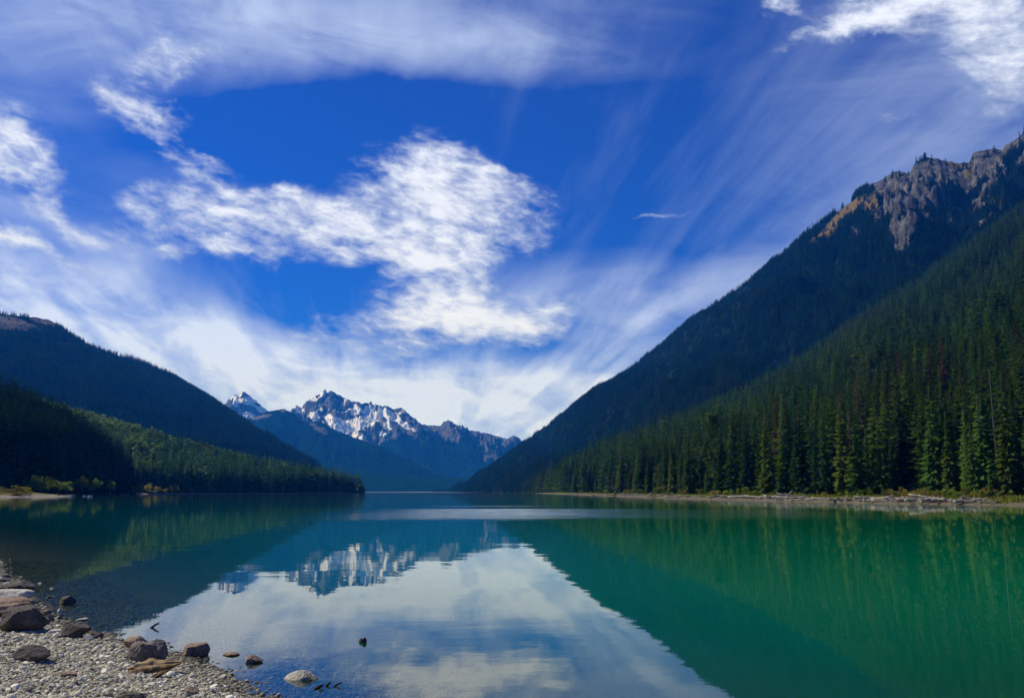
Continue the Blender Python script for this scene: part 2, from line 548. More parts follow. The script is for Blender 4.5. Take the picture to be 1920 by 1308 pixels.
def mountain(name, rows, nu, nv, mat, prof=1.1, gully=0.06, rough=0.03, ridge_jag=0.0, nback=8, back_drop=0.9, back_len=0.5, seed=0, z_foot=0.5, fu=10, masks=None, extra=None):
    """rows: (px, py, distance, foot x, foot y) along the ridge. A real slope from the foot to the ridge and down its far side."""
    rows = np.array(rows, float)
    R0 = np.array([at(r[0], r[1], r[2]) for r in rows])
    F0 = np.column_stack([rows[:, 3], rows[:, 4], np.full(len(rows), z_foot)])
    seg = np.linalg.norm(np.diff(R0, axis=0), axis=1)
    pxl = np.abs(np.diff(rows[:, 0]))
    s0 = np.concatenate([[0], np.cumsum(pxl)])
    s0 = s0 / s0[-1]
    s = np.linspace(0, 1, nu)
    R = np.column_stack([np.interp(s, s0, R0[:, k]) for k in range(3)])
    F = np.column_stack([np.interp(s, s0, F0[:, k]) for k in range(3)])
    L = np.linalg.norm((R - F)[:, :2], axis=1)
    if ridge_jag:
        R[:, 2] += ridge_jag * fbm(s * fu * 9 + seed, s * 0 + seed, 5, 0.6)
    t = np.linspace(0, 1, nv) ** 0.9
    T, Sg = np.meshgrid(t, s)
    H = (R[:, 2] - F[:, 2])[:, None]
    X = F[:, 0:1] + (R - F)[:, 0:1] * T
    Y = F[:, 1:2] + (R - F)[:, 1:2] * T
    Z = F[:, 2:3] + H * T ** prof
    env = np.sin(np.pi * np.clip(T, 0, 1)) ** 0.8
    g = ridged(Sg * fu + 0.15 * fbm(X * 0.004 + seed, Y * 0.004, 3) * 2, T * 1.3 + seed, 4) - 0.55
    Z = Z + H * gully * env * g * 2
    sc = 6.0 / np.maximum(L.mean(), 1)
    Z = Z + H * rough * env * fbm(X * sc * 2 + seed, Y * sc * 2, 6, 0.55) * 2
    if extra is not None:
        X, Y, Z = extra(X, Y, Z, Sg, T, H)
    P = np.stack([X, Y, Z], -1)
    # far side
    d = (R - F)[:, :2]
    d = d / np.maximum(np.linalg.norm(d, axis=1, keepdims=True), 1e-6)
    bt = np.linspace(0, 1, nback + 1)[1:]
    PB = np.zeros((nu, nback, 3))
    top = P[:, -1, :]
    for k, q in enumerate(bt):
        PB[:, k, 0] = top[:, 0] + d[:, 0] * L * back_len * q
        PB[:, k, 1] = top[:, 1] + d[:, 1] * L * back_len * q
        PB[:, k, 2] = top[:, 2] - (top[:, 2] + 2) * back_drop * q ** 1.1
    A = np.concatenate([P, PB], axis=1)
    nt = A.shape[1]
    idx = np.arange(nu * nt).reshape(nu, nt)
    Fq = np.stack([idx[:-1, :-1], idx[1:, :-1], idx[1:, 1:], idx[:-1, 1:]], -1).reshape(-1, 4)
    # make normals look up
    a, b_, c = A.reshape(-1, 3)[Fq[len(Fq) // 2, :3]]
    if np.cross(b_ - a, c - a)[2] < 0:
        Fq = Fq[:, ::-1]
    me = mesh_from(name, A.reshape(-1, 3), Fq, mat, smooth=True)
    o = link(name, me)
    tag(o, kind='structure')
    px, py = project(A)
    mk = {}
    for k in ('rock', 'grass', 'snow'):
        mk[k] = np.zeros((nu, nt))
    if masks:
        Tfull = np.concatenate([T, np.ones((nu, nback))], axis=1)
        Sfull = np.concatenate([Sg, np.repeat(Sg[:, :1], nback, 1)], axis=1)
        masks(mk, A, px, py, Tfull, Sfull)
    for k in ('rock', 'grass', 'snow'):
        vattr(me, k, mk[k])
    return dict(obj=o, P=A, nv=nv, mk=mk, px=px, py=py)


def ell(px, py, cx, cy, rx, ry, rot=0):
    """1 inside, falling to 0 at the rim (photograph pixels, y down)."""
    c, s = math.cos(math.radians(rot)), math.sin(math.radians(rot))
    dx, dy = px - cx, py - cy
    u, v = (dx * c - dy * s) / rx, (dx * s + dy * c) / ry
    return np.clip(1.35 - np.sqrt(u * u + v * v), 0, 1)


M_FLOOR = forest_floor('wooded_ground')
M_CRAG = forest_floor('crag_and_wood', True, bscale=0.03)
M_LEFTTOP = forest_floor('bare_summit_and_wood', True, bscale=0.01)
M_SNOWROCK = forest_floor('snow_rock_and_wood', True, c_for=((0.002, 0.014, 0.009), (0.005, 0.026, 0.013)), bscale=0.005,
                          rock=((0.045, 0.052, 0.066), (0.115, 0.122, 0.135), (0.22, 0.225, 0.235)))
M_VALLEY = forest_floor('far_valley_wood', c_for=((0.002, 0.015, 0.009), (0.005, 0.030, 0.014)))


def masks_right(mk, A, px, py, T, Sg):
    x, y = A[..., 0], A[..., 1]
    n = fbm(x * 0.008, y * 0.008 + A[..., 2] * 0.006, 5, 0.6)
    n2 = fbm(x * 0.02 + 5, A[..., 2] * 0.02, 4, 0.6)
    r = np.maximum.reduce([ell(px, py, 1755, 325, 70, 55, 30), ell(px, py, 1690, 365, 75, 62, 20), ell(px, py, 1850, 310, 70, 50, 15),
                           ell(px, py, 1920, 290, 80, 45, 10) * 0.85, ell(px, py, 1690, 425, 30, 60, 0), ell(px, py, 2050, 240, 200, 70, 10)])
    sp = np.maximum.reduce([ell(px, py, 1840, 380, 60, 60, 0) * 0.66, ell(px, py, 1600, 440, 16, 18, 0) * 0.7, ell(px, py, 1425, 545, 34, 12, 40) * 0.5])
    mk['rock'][:] = np.clip(r + n * 0.55 * (r > 0) + n2 * 0.25 * (r > 0), 0, 1)
    mk['rock'][:] = np.maximum(mk['rock'], np.clip((sp + n * 0.55 + n2 * 0.35) * (sp > 0) - 0.12, 0, 1))
    gr = np.maximum.reduce([ell(px, py, 1590, 395, 50, 12, 36), ell(px, py, 1545, 440, 42, 10, 30), ell(px, py, 1635, 385, 24, 20, 20) * 1.0,
                            ell(px, py, 1792, 312, 22, 10, -20) * 0.8, ell(px, py, 1786, 415, 11, 16, -35), ell(px, py, 1815, 320, 10, 16, -20) * 0.8])
    mk['grass'][:] = np.clip(gr + n2 * 0.3 * (gr > 0), 0, 1)
    mk['rock'][:] *= (1 - sm(mk['grass'], 0.4, 0.6))


def crag_relief(X, Y, Z, Sg, T, H):
    P = np.stack([X, Y, Z], -1)
    px, py = project(P)
    m = np.maximum.reduce([ell(px, py, 1755, 345, 90, 70, 30), ell(px, py, 1680, 385, 90, 90, 20), ell(px, py, 1870, 320, 100, 70, 15), ell(px, py, 2050, 260, 200, 110, 10)])
    m = sm(m, 0.05, 0.9)
    k = ridged(X * 0.011 + Y * 0.004, Z * 0.004 + 3, 6, 0.58) - 0.5
    k2 = fbm(X * 0.03, Z * 0.02 + Y * 0.02, 4, 0.6)
    edge = sm(1 - T, 0.0, 0.22)
    k3 = ridged(X * 0.0035 + 2, Z * 0.002, 3) - 0.5
    Z = Z + m * (k * 95 + k2 * 30) * edge + k3 * 90 * (1 - m) * np.sin(np.pi * T) ** 0.7
    return X, Y, Z


RIGHT = mountain('right_mountain', [
    (800, 950, 3750, -330, 3700), (835, 926, 3650, -290, 3650), (850, 921, 3600, -260, 3600), (880, 905, 3500, -225, 3400), (960, 845, 3350, -140, 2600), (1000, 815, 3300, -100, 2300),
    (1050, 780, 3200, -60, 2000), (1100, 745, 3100, -20, 1800), (1200, 678, 3000, 20, 1500), (1300, 596, 2850, 80, 1300),
    (1400, 530, 2700, 150, 1150), (1480, 468, 2600, 220, 1050), (1520, 430, 2520, 260, 1000), (1545, 414, 2500, 290, 970),
    (1594, 380, 2450, 340, 930), (1609, 361, 2440, 350, 920), (1640, 343, 2400, 380, 900), (1658, 333, 2390, 390, 890),
    (1682, 321, 2370, 410, 880), (1698, 324, 2360, 420, 870), (1707, 323, 2350, 430, 870), (1712, 311, 2340, 440, 865), (1719, 303, 2335, 445, 860),
    (1740, 295, 2310, 460, 850), (1770, 300, 2290, 480, 840), (1799, 307, 2270, 500, 830), (1818, 303, 2250, 520, 820),
    (1826, 286, 2240, 530, 815), (1860, 278, 2210, 560, 800), (1878, 281, 2200, 570, 795), (1900, 264, 2170, 590, 785), (1920, 249, 2150, 600, 780),
    (1990, 205, 2080, 660, 750), (2100, 190, 2000, 750, 700), (2250, 175, 1950, 850, 640), (2420, 160, 1850, 1000, 560)],
    560, 170, M_CRAG, prof=1.05, gully=0.05, rough=0.02, ridge_jag=5.0, seed=2, fu=9, masks=masks_right, extra=crag_relief)

SPUR = mountain('right_foothill', [
    (975, 922, 1230, 25, 1225), (1000, 919, 1150, 38, 1100), (1020, 912, 1050, 46, 950), (1040, 897, 960, 57, 800), (1120, 860, 980, 61, 560), (1200, 832, 1020, 64, 440), (1300, 795, 1060, 70, 330),
    (1400, 752, 1120, 77, 270), (1480, 705, 1180, 82, 235), (1560, 648, 1260, 88, 212), (1660, 580, 1340, 92, 196), (1750, 518, 1420, 95, 184), (1840, 455, 1470, 98, 176),
    (1920, 400, 1500, 103, 166), (2050, 340, 1450, 118, 148), (2250, 260, 1400, 140, 118), (2500, 240, 1300, 170, 80)],
    260, 140, M_FLOOR, prof=1.12, gully=0.03, rough=0.02, seed=9, z_foot=1.25, fu=7)

LEFT_NEAR = mountain('left_near_hill', [
    (-500, 640, 420, -420, 120), (-250, 700, 500, -330, 230), (0, 785, 560, -232, 345), (60, 812, 590, -228, 390), (130, 852, 630, -240, 450), (190, 888, 680, -282, 590), (225, 912, 720, -312, 680), (245, 922, 760, -330, 740)],
    120, 70, M_FLOOR, gully=0.02, rough=0.02, seed=4, z_foot=1.2, fu=5, back_len=0.8)

LEFT_MID = mountain('left_middle_hill', [
    (-300, 690, 980, -520, 480), (-80, 745, 1000, -440, 560), (100, 793, 1040, -370, 660), (200, 820, 1080, -335, 720), (300, 847, 1100, -318, 790), (400, 872, 1120, -297, 870), (500, 893, 1150, -272, 960), (600, 908, 1190, -240, 1080),
    (650, 916, 1215, -222, 1170), (672, 920, 1225, -214, 1220), (690, 930, 1250, -210, 1240)],
    200, 110, M_FLOOR, prof=1.0, gully=0.03, rough=0.03, seed=6, z_foot=1.2, fu=6, back_len=0.9)


def masks_left(mk, A, px, py, T, Sg):
    n = fbm(A[..., 0] * 0.006, A[..., 1] * 0.006, 5, 0.6)
    r = np.maximum.reduce([ell(px, py, 20, 605, 45, 14, -28), ell(px, py, 90, 603, 40, 9, -10) * 0.9, ell(px, py, 115, 645, 18, 6, 0), ell(px, py, 70, 620, 25, 6, -25) * 0.8,
                           ell(px, py, 150, 632, 40, 8, -30) * 0.8, ell(px, py, -120, 590, 140, 30, -10)])
    mk['rock'][:] = np.clip(r + n * 0.5 * (r > 0), 0, 1)


LEFT_FAR = mountain('left_far_mountain', [
    (-600, 470, 2500, -1100, 1300), (-300, 545, 2900, -900, 1450), (-100, 575, 3100, -700, 1600), (0, 588, 3200, -600, 1700), (50, 594, 3220, -570, 1750), (90, 598, 3260, -540, 1800), (120, 618, 3290, -520, 1850), (150, 637, 3320, -500, 1900),
    (200, 660, 3370, -480, 2000), (250, 674, 3420, -470, 2100), (300, 694, 3470, -450, 2200), (350, 724, 3530, -430, 2350), (400, 758, 3620, -420, 2500), (430, 780, 3700, -560, 2650), (500, 832, 3900, -640, 3100), (540, 858, 4050, -720, 3500),
    (580, 882, 4200, -800, 3900), (620, 906, 4350, -820, 4200), (645, 922, 4500, -840, 4450)],
    300, 130, M_LEFTTOP, prof=1.0, gully=0.03, rough=0.015, ridge_jag=4.0, seed=12, fu=8, masks=masks_left)

VALLEY = mountain('far_valley_hill', [
    (380, 850, 5200, -1500, 4520), (480, 856, 5300, -1150, 4520), (560, 862, 5300, -1000, 4540), (620, 872, 5300, -850, 4540), (700, 884, 5200, -600, 4550), (760, 893, 5100, -400, 4550), (820, 897, 5100, -200, 4550),
    (880, 893, 5200, 0, 4550), (950, 880, 5400, 300, 4550), (1050, 860, 5600, 600, 4550)],
    160, 60, M_VALLEY, prof=0.75, gully=0.04, rough=0.05, seed=15, fu=6)


def masks_blue(mk, A, px, py, T, Sg):
    n = fbm(A[..., 0] * 0.004, A[..., 1] * 0.004, 5, 0.6)
    r = np.maximum.reduce([ell(px, py, 598, 803, 24, 6, -35) * 0.8, ell(px, py, 540, 768, 16, 4, 0) * 0.5, ell(px, py, 475, 785, 30, 5, 10) * 0.45])
    n4 = fbm(A[..., 0] * 0.012 + 2, A[..., 2] * 0.02, 4, 0.6)
    mk['rock'][:] = np.clip((r + n * 0.4 + n4 * 0.7) * (r > 0), 0, 1)


BLUE = mountain('blue_forested_range', [
    (330, 820, 6900, -2400, 5600), (420, 800, 6900, -2000, 5600), (472, 784, 6900, -1750, 5600), (500, 772, 6900, -1600, 5600), (519, 768, 6900, -1500, 5550), (534, 766, 6900, -1450, 5550), (556, 779, 6850, -1350, 5550), (575, 791, 6800, -1250, 5500),
    (600, 789, 6750, -1150, 5500), (619, 801, 6700, -1050, 5450), (650, 814, 6600, -950, 5400), (681, 826, 6550, -850, 5400), (706, 834, 6500, -750, 5350), (760, 857, 6300, -600, 5300), (806, 882, 6100, -450, 5300), (870, 908, 5900, -300, 5300)],
    260, 90, M_SNOWROCK, prof=0.95, gully=0.07, rough=0.03, ridge_jag=7, seed=21, fu=8, masks=masks_blue)


def masks_snow(mk, A, px, py, T, Sg):
    n = fbm(A[..., 0] * 0.0022, A[..., 1] * 0.0022, 6, 0.6)
    n2 = fbm(A[..., 0] * 0.006 + 3, A[..., 2] * 0.006, 5, 0.6)
    # tree line: wood below, bare rock above
    line = np.interp(px, [400, 560, 660, 720, 760, 800, 830, 860, 900, 930, 980], [800, 800, 850, 835, 815, 812, 822, 820, 838, 850, 835])
    mk['rock'][:] = np.clip(0.5 + (line - py) / 26.0 + n2 * 0.75 + n * 0.3, 0, 1)
    e = [(444, 752, 8, 13, 35, 1), (467, 751, 13, 8, 10, 1), (490, 768, 22, 5, -30, 1), (466, 777, 10, 6, 0, .9), (448, 742, 9, 4, 30, .8), (508, 772, 12, 5, 0, 1),
         (562, 768, 11, 9, -10, 1), (588, 779, 13, 9, 40, 1), (602, 768, 7, 9, 0, .8), (590, 746, 8, 6, 40, .8), (606, 738, 9, 4, 20, .8), (617, 783, 9, 6, 0, .9),
         (636, 797, 18, 9, -10, 1), (642, 808, 14, 7, -20, 1), (668, 772, 16, 9, -40, 1), (676, 785, 13, 10, 0, 1), (692, 778, 12, 16, 20, 1), (702, 785, 12, 10, 0, 1),
         (648, 752, 10, 6, -30, .7), (731, 778, 18, 7, -25, 1), (722, 770, 12, 5, -20, .9), (726, 798, 7, 8, 30, .9), (672, 802, 14, 4, 15, .9), (665, 811, 6, 10, -25, .9),
         (763, 798, 18, 5, -32, 1), (718, 813, 8, 5, -40, .8), (697, 765, 20, 4, 0, .8), (658, 796, 8, 10, 0, .7), (680, 820, 8, 4, 0, .6), (750, 790, 8, 4, -40, .7)]
    sn = np.zeros_like(px)
    for (cx, cy, rx, ry, rot, wt) in e:
        sn = np.maximum(sn, ell(px, py, cx, cy, rx, ry, rot) * wt)
    n3 = ridged(A[..., 0] * 0.009 + 7, A[..., 2] * 0.014, 4) - 0.5
    mk['snow'][:] = np.clip((np.minimum(sn, .95) * 1.3 + n * 0.3 + n2 * 0.6 + n3 * 1.3) * (sn > 0), 0, 1)
    streak = ridged(A[..., 0] * 0.004 + A[..., 2] * 0.004, A[..., 2] * 0.010 + 3, 4)
    zone_ = np.clip(ell(px, py, 665, 785, 120, 42, 20) * 1.2, 0, 1)
    mk['snow'][:] = np.maximum(mk['snow'], np.clip(zone_ * (streak - 0.08 + n2 * 0.35), 0, 1))


def snow_relief(X, Y, Z, Sg, T, H):
    k = ridged(X * 0.0026 + Z * 0.0005, Y * 0.0012 + 1, 6, 0.58) - 0.5
    k2 = fbm(X * 0.008, Y * 0.005 + Z * 0.006, 5, 0.6)
    up = sm(T, 0.25, 0.7) * sm(1 - T, 0.0, 0.06)
    Z = Z + up * (k * 190 + k2 * 40)
    return X, Y, Z


SNOW = mountain('snow_mountains', [
    (300, 830, 9400, -3200, 7000), (380, 790, 9400, -2700, 7000), (423, 756, 9400, -2400, 7000), (430, 747, 9400, -2350, 7000), (437, 742, 9400, -2300, 7000), (441, 740, 9400, -2280, 7000), (449, 741, 9400, -2250, 7000), (457, 733, 9400, -2200, 7000), (466, 740, 9400, -2150, 7000), (478, 749, 9400, -2080, 7000),
    (494, 764, 9400, -2000, 7000), (512, 774, 9400, -1900, 7000), (535, 778, 9300, -1800, 6950), (547, 767, 9250, -1720, 6950), (556, 760, 9200, -1680, 6950), (566, 763, 9200, -1620, 6950), (570, 757, 9150, -1600, 6950), (575, 752, 9150, -1570, 6950), (587, 745, 9100, -1500, 6900), (600, 737, 9100, -1430, 6900), (612, 735, 9050, -1350, 6900),
    (623, 733, 9000, -1300, 6900), (637, 741, 9000, -1220, 6850), (648, 746, 8950, -1150, 6850), (659, 752, 8950, -1100, 6850), (670, 752, 8900, -1050, 6800), (681, 759, 8900, -980, 6800), (692, 757, 8900, -900, 6800), (703, 756, 8850, -850, 6800), (714, 762, 8850, -800, 6800), (725, 760, 8800, -720, 6750), (738, 767, 8800, -650, 6750), (753, 764, 8800, -580, 6750),
    (769, 778, 8700, -480, 6700), (791, 795, 8600, -360, 6700), (806, 797, 8600, -280, 6650), (825, 798, 8550, -180, 6650), (833, 790, 8550, -140, 6650), (841, 787, 8500, -100, 6600), (849, 791, 8500, -60, 6600), (855, 797, 8500, -20, 6600), (875, 806, 8450, 80, 6600), (900, 809, 8400, 220, 6550), (931, 817, 8400, 380, 6550), (972, 827, 8300, 600, 6500), (1040, 850, 8200, 1000, 6500)],
    620, 210, M_SNOWROCK, prof=1.25, gully=0.05, rough=0.02, ridge_jag=10.0, seed=31, fu=14, masks=masks_snow, extra=snow_relief)

# ------------------------------------------------------------------ near shore, beach, lake
SHORE_PX = [(490, 1308), (445, 1284), (400, 1262), (375, 1246), (348, 1238), (330, 1226), (300, 1216), (250, 1204), (205, 1197), (185, 1191), (150, 1182), (112, 1164), (85, 1146), (58, 1124), (44, 1106), (30, 1090), (0, 1076)]
_sh = [ground(a, b_)[:2] for a, b_ in SHORE_PX]
SHORE = np.array([(60, 1), (25, 3.2), (8, 4.6), (1.0, 6.4), (-1.2, 8.3)] + [tuple(p) for p in _sh] + [(-17, 30), (-26, 42), (-60, 85), (-150, 160), (-330, 255)])


def shore_dist(x, y):
    """Signed distance to the water's edge: positive on land."""
    x, y = np.asarray(x, float), np.asarray(y, float)
    best = np.full(x.shape, 1e9)
    sign = np.ones(x.shape)
    for a, b_ in zip(SHORE[:-1], SHORE[1:]):
        d = b_ - a
        L2 = d @ d
        tt = np.clip(((x - a[0]) * d[0] + (y - a[1]) * d[1]) / L2, 0, 1)
        qx, qy = a[0] + tt * d[0], a[1] + tt * d[1]
        dd = np.hypot(x - qx, y - qy)
        cr = d[0] * (y - a[1]) - d[1] * (x - a[0])
        up = dd < best - 1e-9
        best = np.where(up, dd, best)
        sign = np.where(up, np.where(cr > 0, 1.0, -1.0), sign)
    return best * sign


_test = shore_dist(np.array([-6.0]), np.array([10.0]))[0]
LAND = 1.0 if _test > 0 else -1.0


def beach_z(x, y):
    d = shore_dist(x, y) * LAND
    lump = 0.035 * fbm(x * 0.7, y * 0.7, 3) + 0.02 * fbm(x * 2.1 + 4, y * 2.1, 3)
    land = 0.085 * d - 0.0012 * d * d * (d < 30)
    w = np.minimum(d, 0)
    sea = 0.06 * w - 0.0035 * w * w
    return np.where(d > 0, np.minimum(land, 1.5 + 0.02 * d), np.maximum(sea, -5.5)) + lump * sm(np.abs(d), 0.0, 1.2) + 0.012 * fbm(x * 1.5, y * 1.5, 2)


def hit(px, py):
    """Point of the beach (or lake bed) seen at a photograph pixel."""
    d = ray(px, py)
    o = np.array([0, 0, CAM_H])
    s = np.linspace(6, 45, 1600) / d[1]
    pts = o + d * s[:, None]
    zz = beach_z(pts[:, 0], pts[:, 1])
    k = np.argmax(pts[:, 2] < zz)
    return pts[k] if k else pts[-1]


def grid_lines(lo, hi, c0, c1, fine, grow=1.12, cap=400.0):
    v = list(np.arange(c0, c1, fine))
    st = fine
    x = v[-1]
    while x < hi:
        st = min(st * grow, cap)
        x += st
        v.append(x)
    st = fine
    x = v[0]
    while x > lo:
        st = min(st * grow, cap)
        x -= st
        v.insert(0, x)
    return np.array(v)


def sheet(name, xs, ys, zf, mat, smooth=True):
    X, Y = np.meshgrid(xs, ys, indexing='ij')
    Z = zf(X, Y)
    idx = np.arange(X.size).reshape(X.shape)
    Fq = np.stack([idx[:-1, :-1], idx[1:, :-1], idx[1:, 1:], idx[:-1, 1:]], -1).reshape(-1, 4)
    me = mesh_from(name, np.stack([X, Y, Z], -1).reshape(-1, 3), Fq, mat, smooth)
    return link(name, me), X, Y


def gravel_material():
    m, b, out = material('gravel_ground')
    p = b.pos()
    v = b.new('ShaderNodeTexVoronoi')
    b.l.new(p, v.inputs['Vector'])
    v.inputs['Scale'].default_value = 34
    sp = b.new('ShaderNodeSeparateColor')
    b.l.new(v.outputs['Color'], sp.inputs[0])
    col = b.ramp(sp.outputs[0], [(0.0, (0.10, 0.10, 0.08)), (0.4, (0.24, 0.22, 0.14)), (0.75, (0.38, 0.345, 0.22)), (1.0, (0.58, 0.54, 0.38))])
    z = b.new('ShaderNodeSeparateXYZ')
    b.l.new(p, z.inputs[0])
    big = b.noise(p, 1.1, 4, 0.6)
    wet = b.math('SUBTRACT', 1.0, b.sstep(b.math('MULTIPLY_ADD', big, 0.06, z.outputs[2]), 0.0, 0.07))
    deep = b.mix(b.sstep(z.outputs[2], -0.4, 0.0), (0.035, 0.04, 0.045), b.mix(1.0, col, (0.30, 0.29, 0.28), 'MULTIPLY'))
    col = b.mix(wet, col, deep)
    principled(b, out, col, 0.9, 0.2, bump(b, b.math('SUBTRACT', 1.0, v.outputs['Distance']), 0.02))
    return m


M_GRAVEL = gravel_material()
bxs = grid_lines(-420, 60, -15, 1.5, 0.12, 1.13, 30)
bys = grid_lines(-60, 330, 6, 27, 0.12, 1.13, 30)
BEACH, _, _ = sheet('gravel_beach', bxs, bys, beach_z, M_GRAVEL)
tag(BEACH, kind='structure')

# the bottom of the lake and the land under everything, one sheet to the far mountains
m_bed, _b, _o = material('lake_bed_silt')
principled(_b, _o, (0.06, 0.07, 0.06), 0.9)
BED, _, _ = sheet('terrain', grid_lines(-4200, 4200, -100, 100, 60, 1.2, 500), grid_lines(-250, 10500, 0, 200, 60, 1.2, 500), lambda x, y: -6.5 + 0.4 * np.sin(x * 0.01) * np.cos(y * 0.007), m_bed)
tag(BED, kind='structure')

# far right beach: waterline in plan
RSHORE = np.array([(150, 45), (118, 90), (96, 120), (82.5, 143), (77, 150), (71, 160), (66.5, 173), (62, 192), (57, 222), (52.5, 262), (49, 330), (46.5, 420), (43, 540), (38.5, 720), (31, 1000), (26, 1250)], float)


def along(poly, n):
    seg = np.linalg.norm(np.diff(poly, axis=0), axis=1)
    s = np.concatenate([[0], np.cumsum(seg)])
    # finer towards the camera
    q = np.linspace(0, 1, n) ** 1.4 * s[-1]
    P = np.column_stack([np.interp(q, s, poly[:, 0]), np.interp(q, s, poly[:, 1])])
    D = np.gradient(P, axis=0)
    D /= np.linalg.norm(D, axis=1, keepdims=True)
    return P, D, q


def shore_strip(name, poly, n, side, offs, zs, mat, wob=1.0):
    """A strip of beach along a waterline. side: +1 when land lies right of the direction of travel."""
    P, D, q = along(poly, n)
    N = np.column_stack([D[:, 1], -D[:, 0]]) * side
    w = wob * (fbm(q * 0.09, q * 0 + 2, 3) + 0.4 * fbm(q * 0.5, q * 0 + 7, 2))
    V = np.zeros((n, len(offs), 3))
    for j, (of, z) in enumerate(zip(offs, zs)):
        V[:, j, :2] = P + N * (of + w * (1 if of <= 6 else 0.5))[:, None] if np.ndim(of) else P + N * (of + w)[:, None]
        V[:, j, 2] = z + (0.12 * fbm(q * 0.4 + j * 3, q * 0 + j, 3) if z > 0.05 else 0)
    idx = np.arange(n * len(offs)).reshape(n, len(offs))
    Fq = np.stack([idx[:-1, :-1], idx[1:, :-1], idx[1:, 1:], idx[:-1, 1:]], -1).reshape(-1, 4)
    if side > 0:
        Fq = Fq[:, ::-1]
    a, b_, c = V.reshape(-1, 3)[Fq[len(Fq) // 2, :3]]
    if np.cross(b_ - a, c - a)[2] < 0:
        Fq = Fq[:, ::-1]
    me = mesh_from(name, V.reshape(-1, 3), Fq, mat, True)
    gr = np.tile(np.clip((np.array(offs) - 1.5) / 7.0, 0, 1), (n, 1)) + 0.3 * fbm(V[..., 0] * 0.15, V[..., 1] * 0.15, 4)
    vattr(me, 'grass', np.clip(gr, 0, 1))
    o = link(name, me)
    tag(o, kind='structure')
    return o


def beach_material(name, sand1, sand2, g1, g2):
    m, b, out = material(name)
    p = b.pos()
    n = b.noise(p, 0.8, 6, 0.7)
    n2 = b.noise(p, 5.0, 4, 0.7)
    col = b.ramp(b.math('MULTIPLY_ADD', b.math('SUBTRACT', n2, 0.5), 0.6, n), [(0.3, sand1), (0.7, sand2)])
    g = b.sstep(b.math('MULTIPLY_ADD', b.math('SUBTRACT', n, 0.5), 0.9, b.attr('grass')), 0.38, 0.55)
    col = b.mix(g, col, b.ramp(n2, [(0.3, g1), (0.7, g2)]))
    principled(b, out, col, 0.95, 0.1, bump(b, n2, 0.15))
    return m


M_FARBEACH = beach_material('far_beach_ground', (0.08, 0.068, 0.044), (0.20, 0.17, 0.115), (0.07, 0.085, 0.02), (0.17, 0.17, 0.035))
shore_strip('right_beach', RSHORE, 360, 1, [-9, -2, 0, 1.2, 3, 6, 9, 13, 18, 26, 40], [-1.6, -0.25, 0.02, 0.22, 0.4, 0.65, 0.9, 1.12, 1.1, 0.4, -0.8], M_FARBEACH)
M_SPIT = beach_material('gravel_spit_ground', (0.13, 0.115, 0.09), (0.33, 0.295, 0.24), (0.10, 0.095, 0.04), (0.20, 0.17, 0.06))
LSHORE = np.array([(-330, 230), (-260, 285), (-214, 325), (-197, 345), (-190, 365), (-192, 385), (-199, 404), (-214, 420), (-236, 450), (-262, 520), (-290, 600), (-312, 680), (-322, 735), (-306, 800), (-284, 900), (-260, 990), (-236, 1080), (-216, 1165), (-206, 1225), (-240, 1275), (-330, 1330), (-460, 1420)], float)
shore_strip('left_beach', LSHORE, 320, -1, [-8, -2, 0, 1.0, 3, 6, 10, 16, 24, 40], [-1.6, -0.25, 0.02, 0.25, 0.55, 0.9, 1.3, 1.9, 2.8, 5.0], M_SPIT, 0.8)


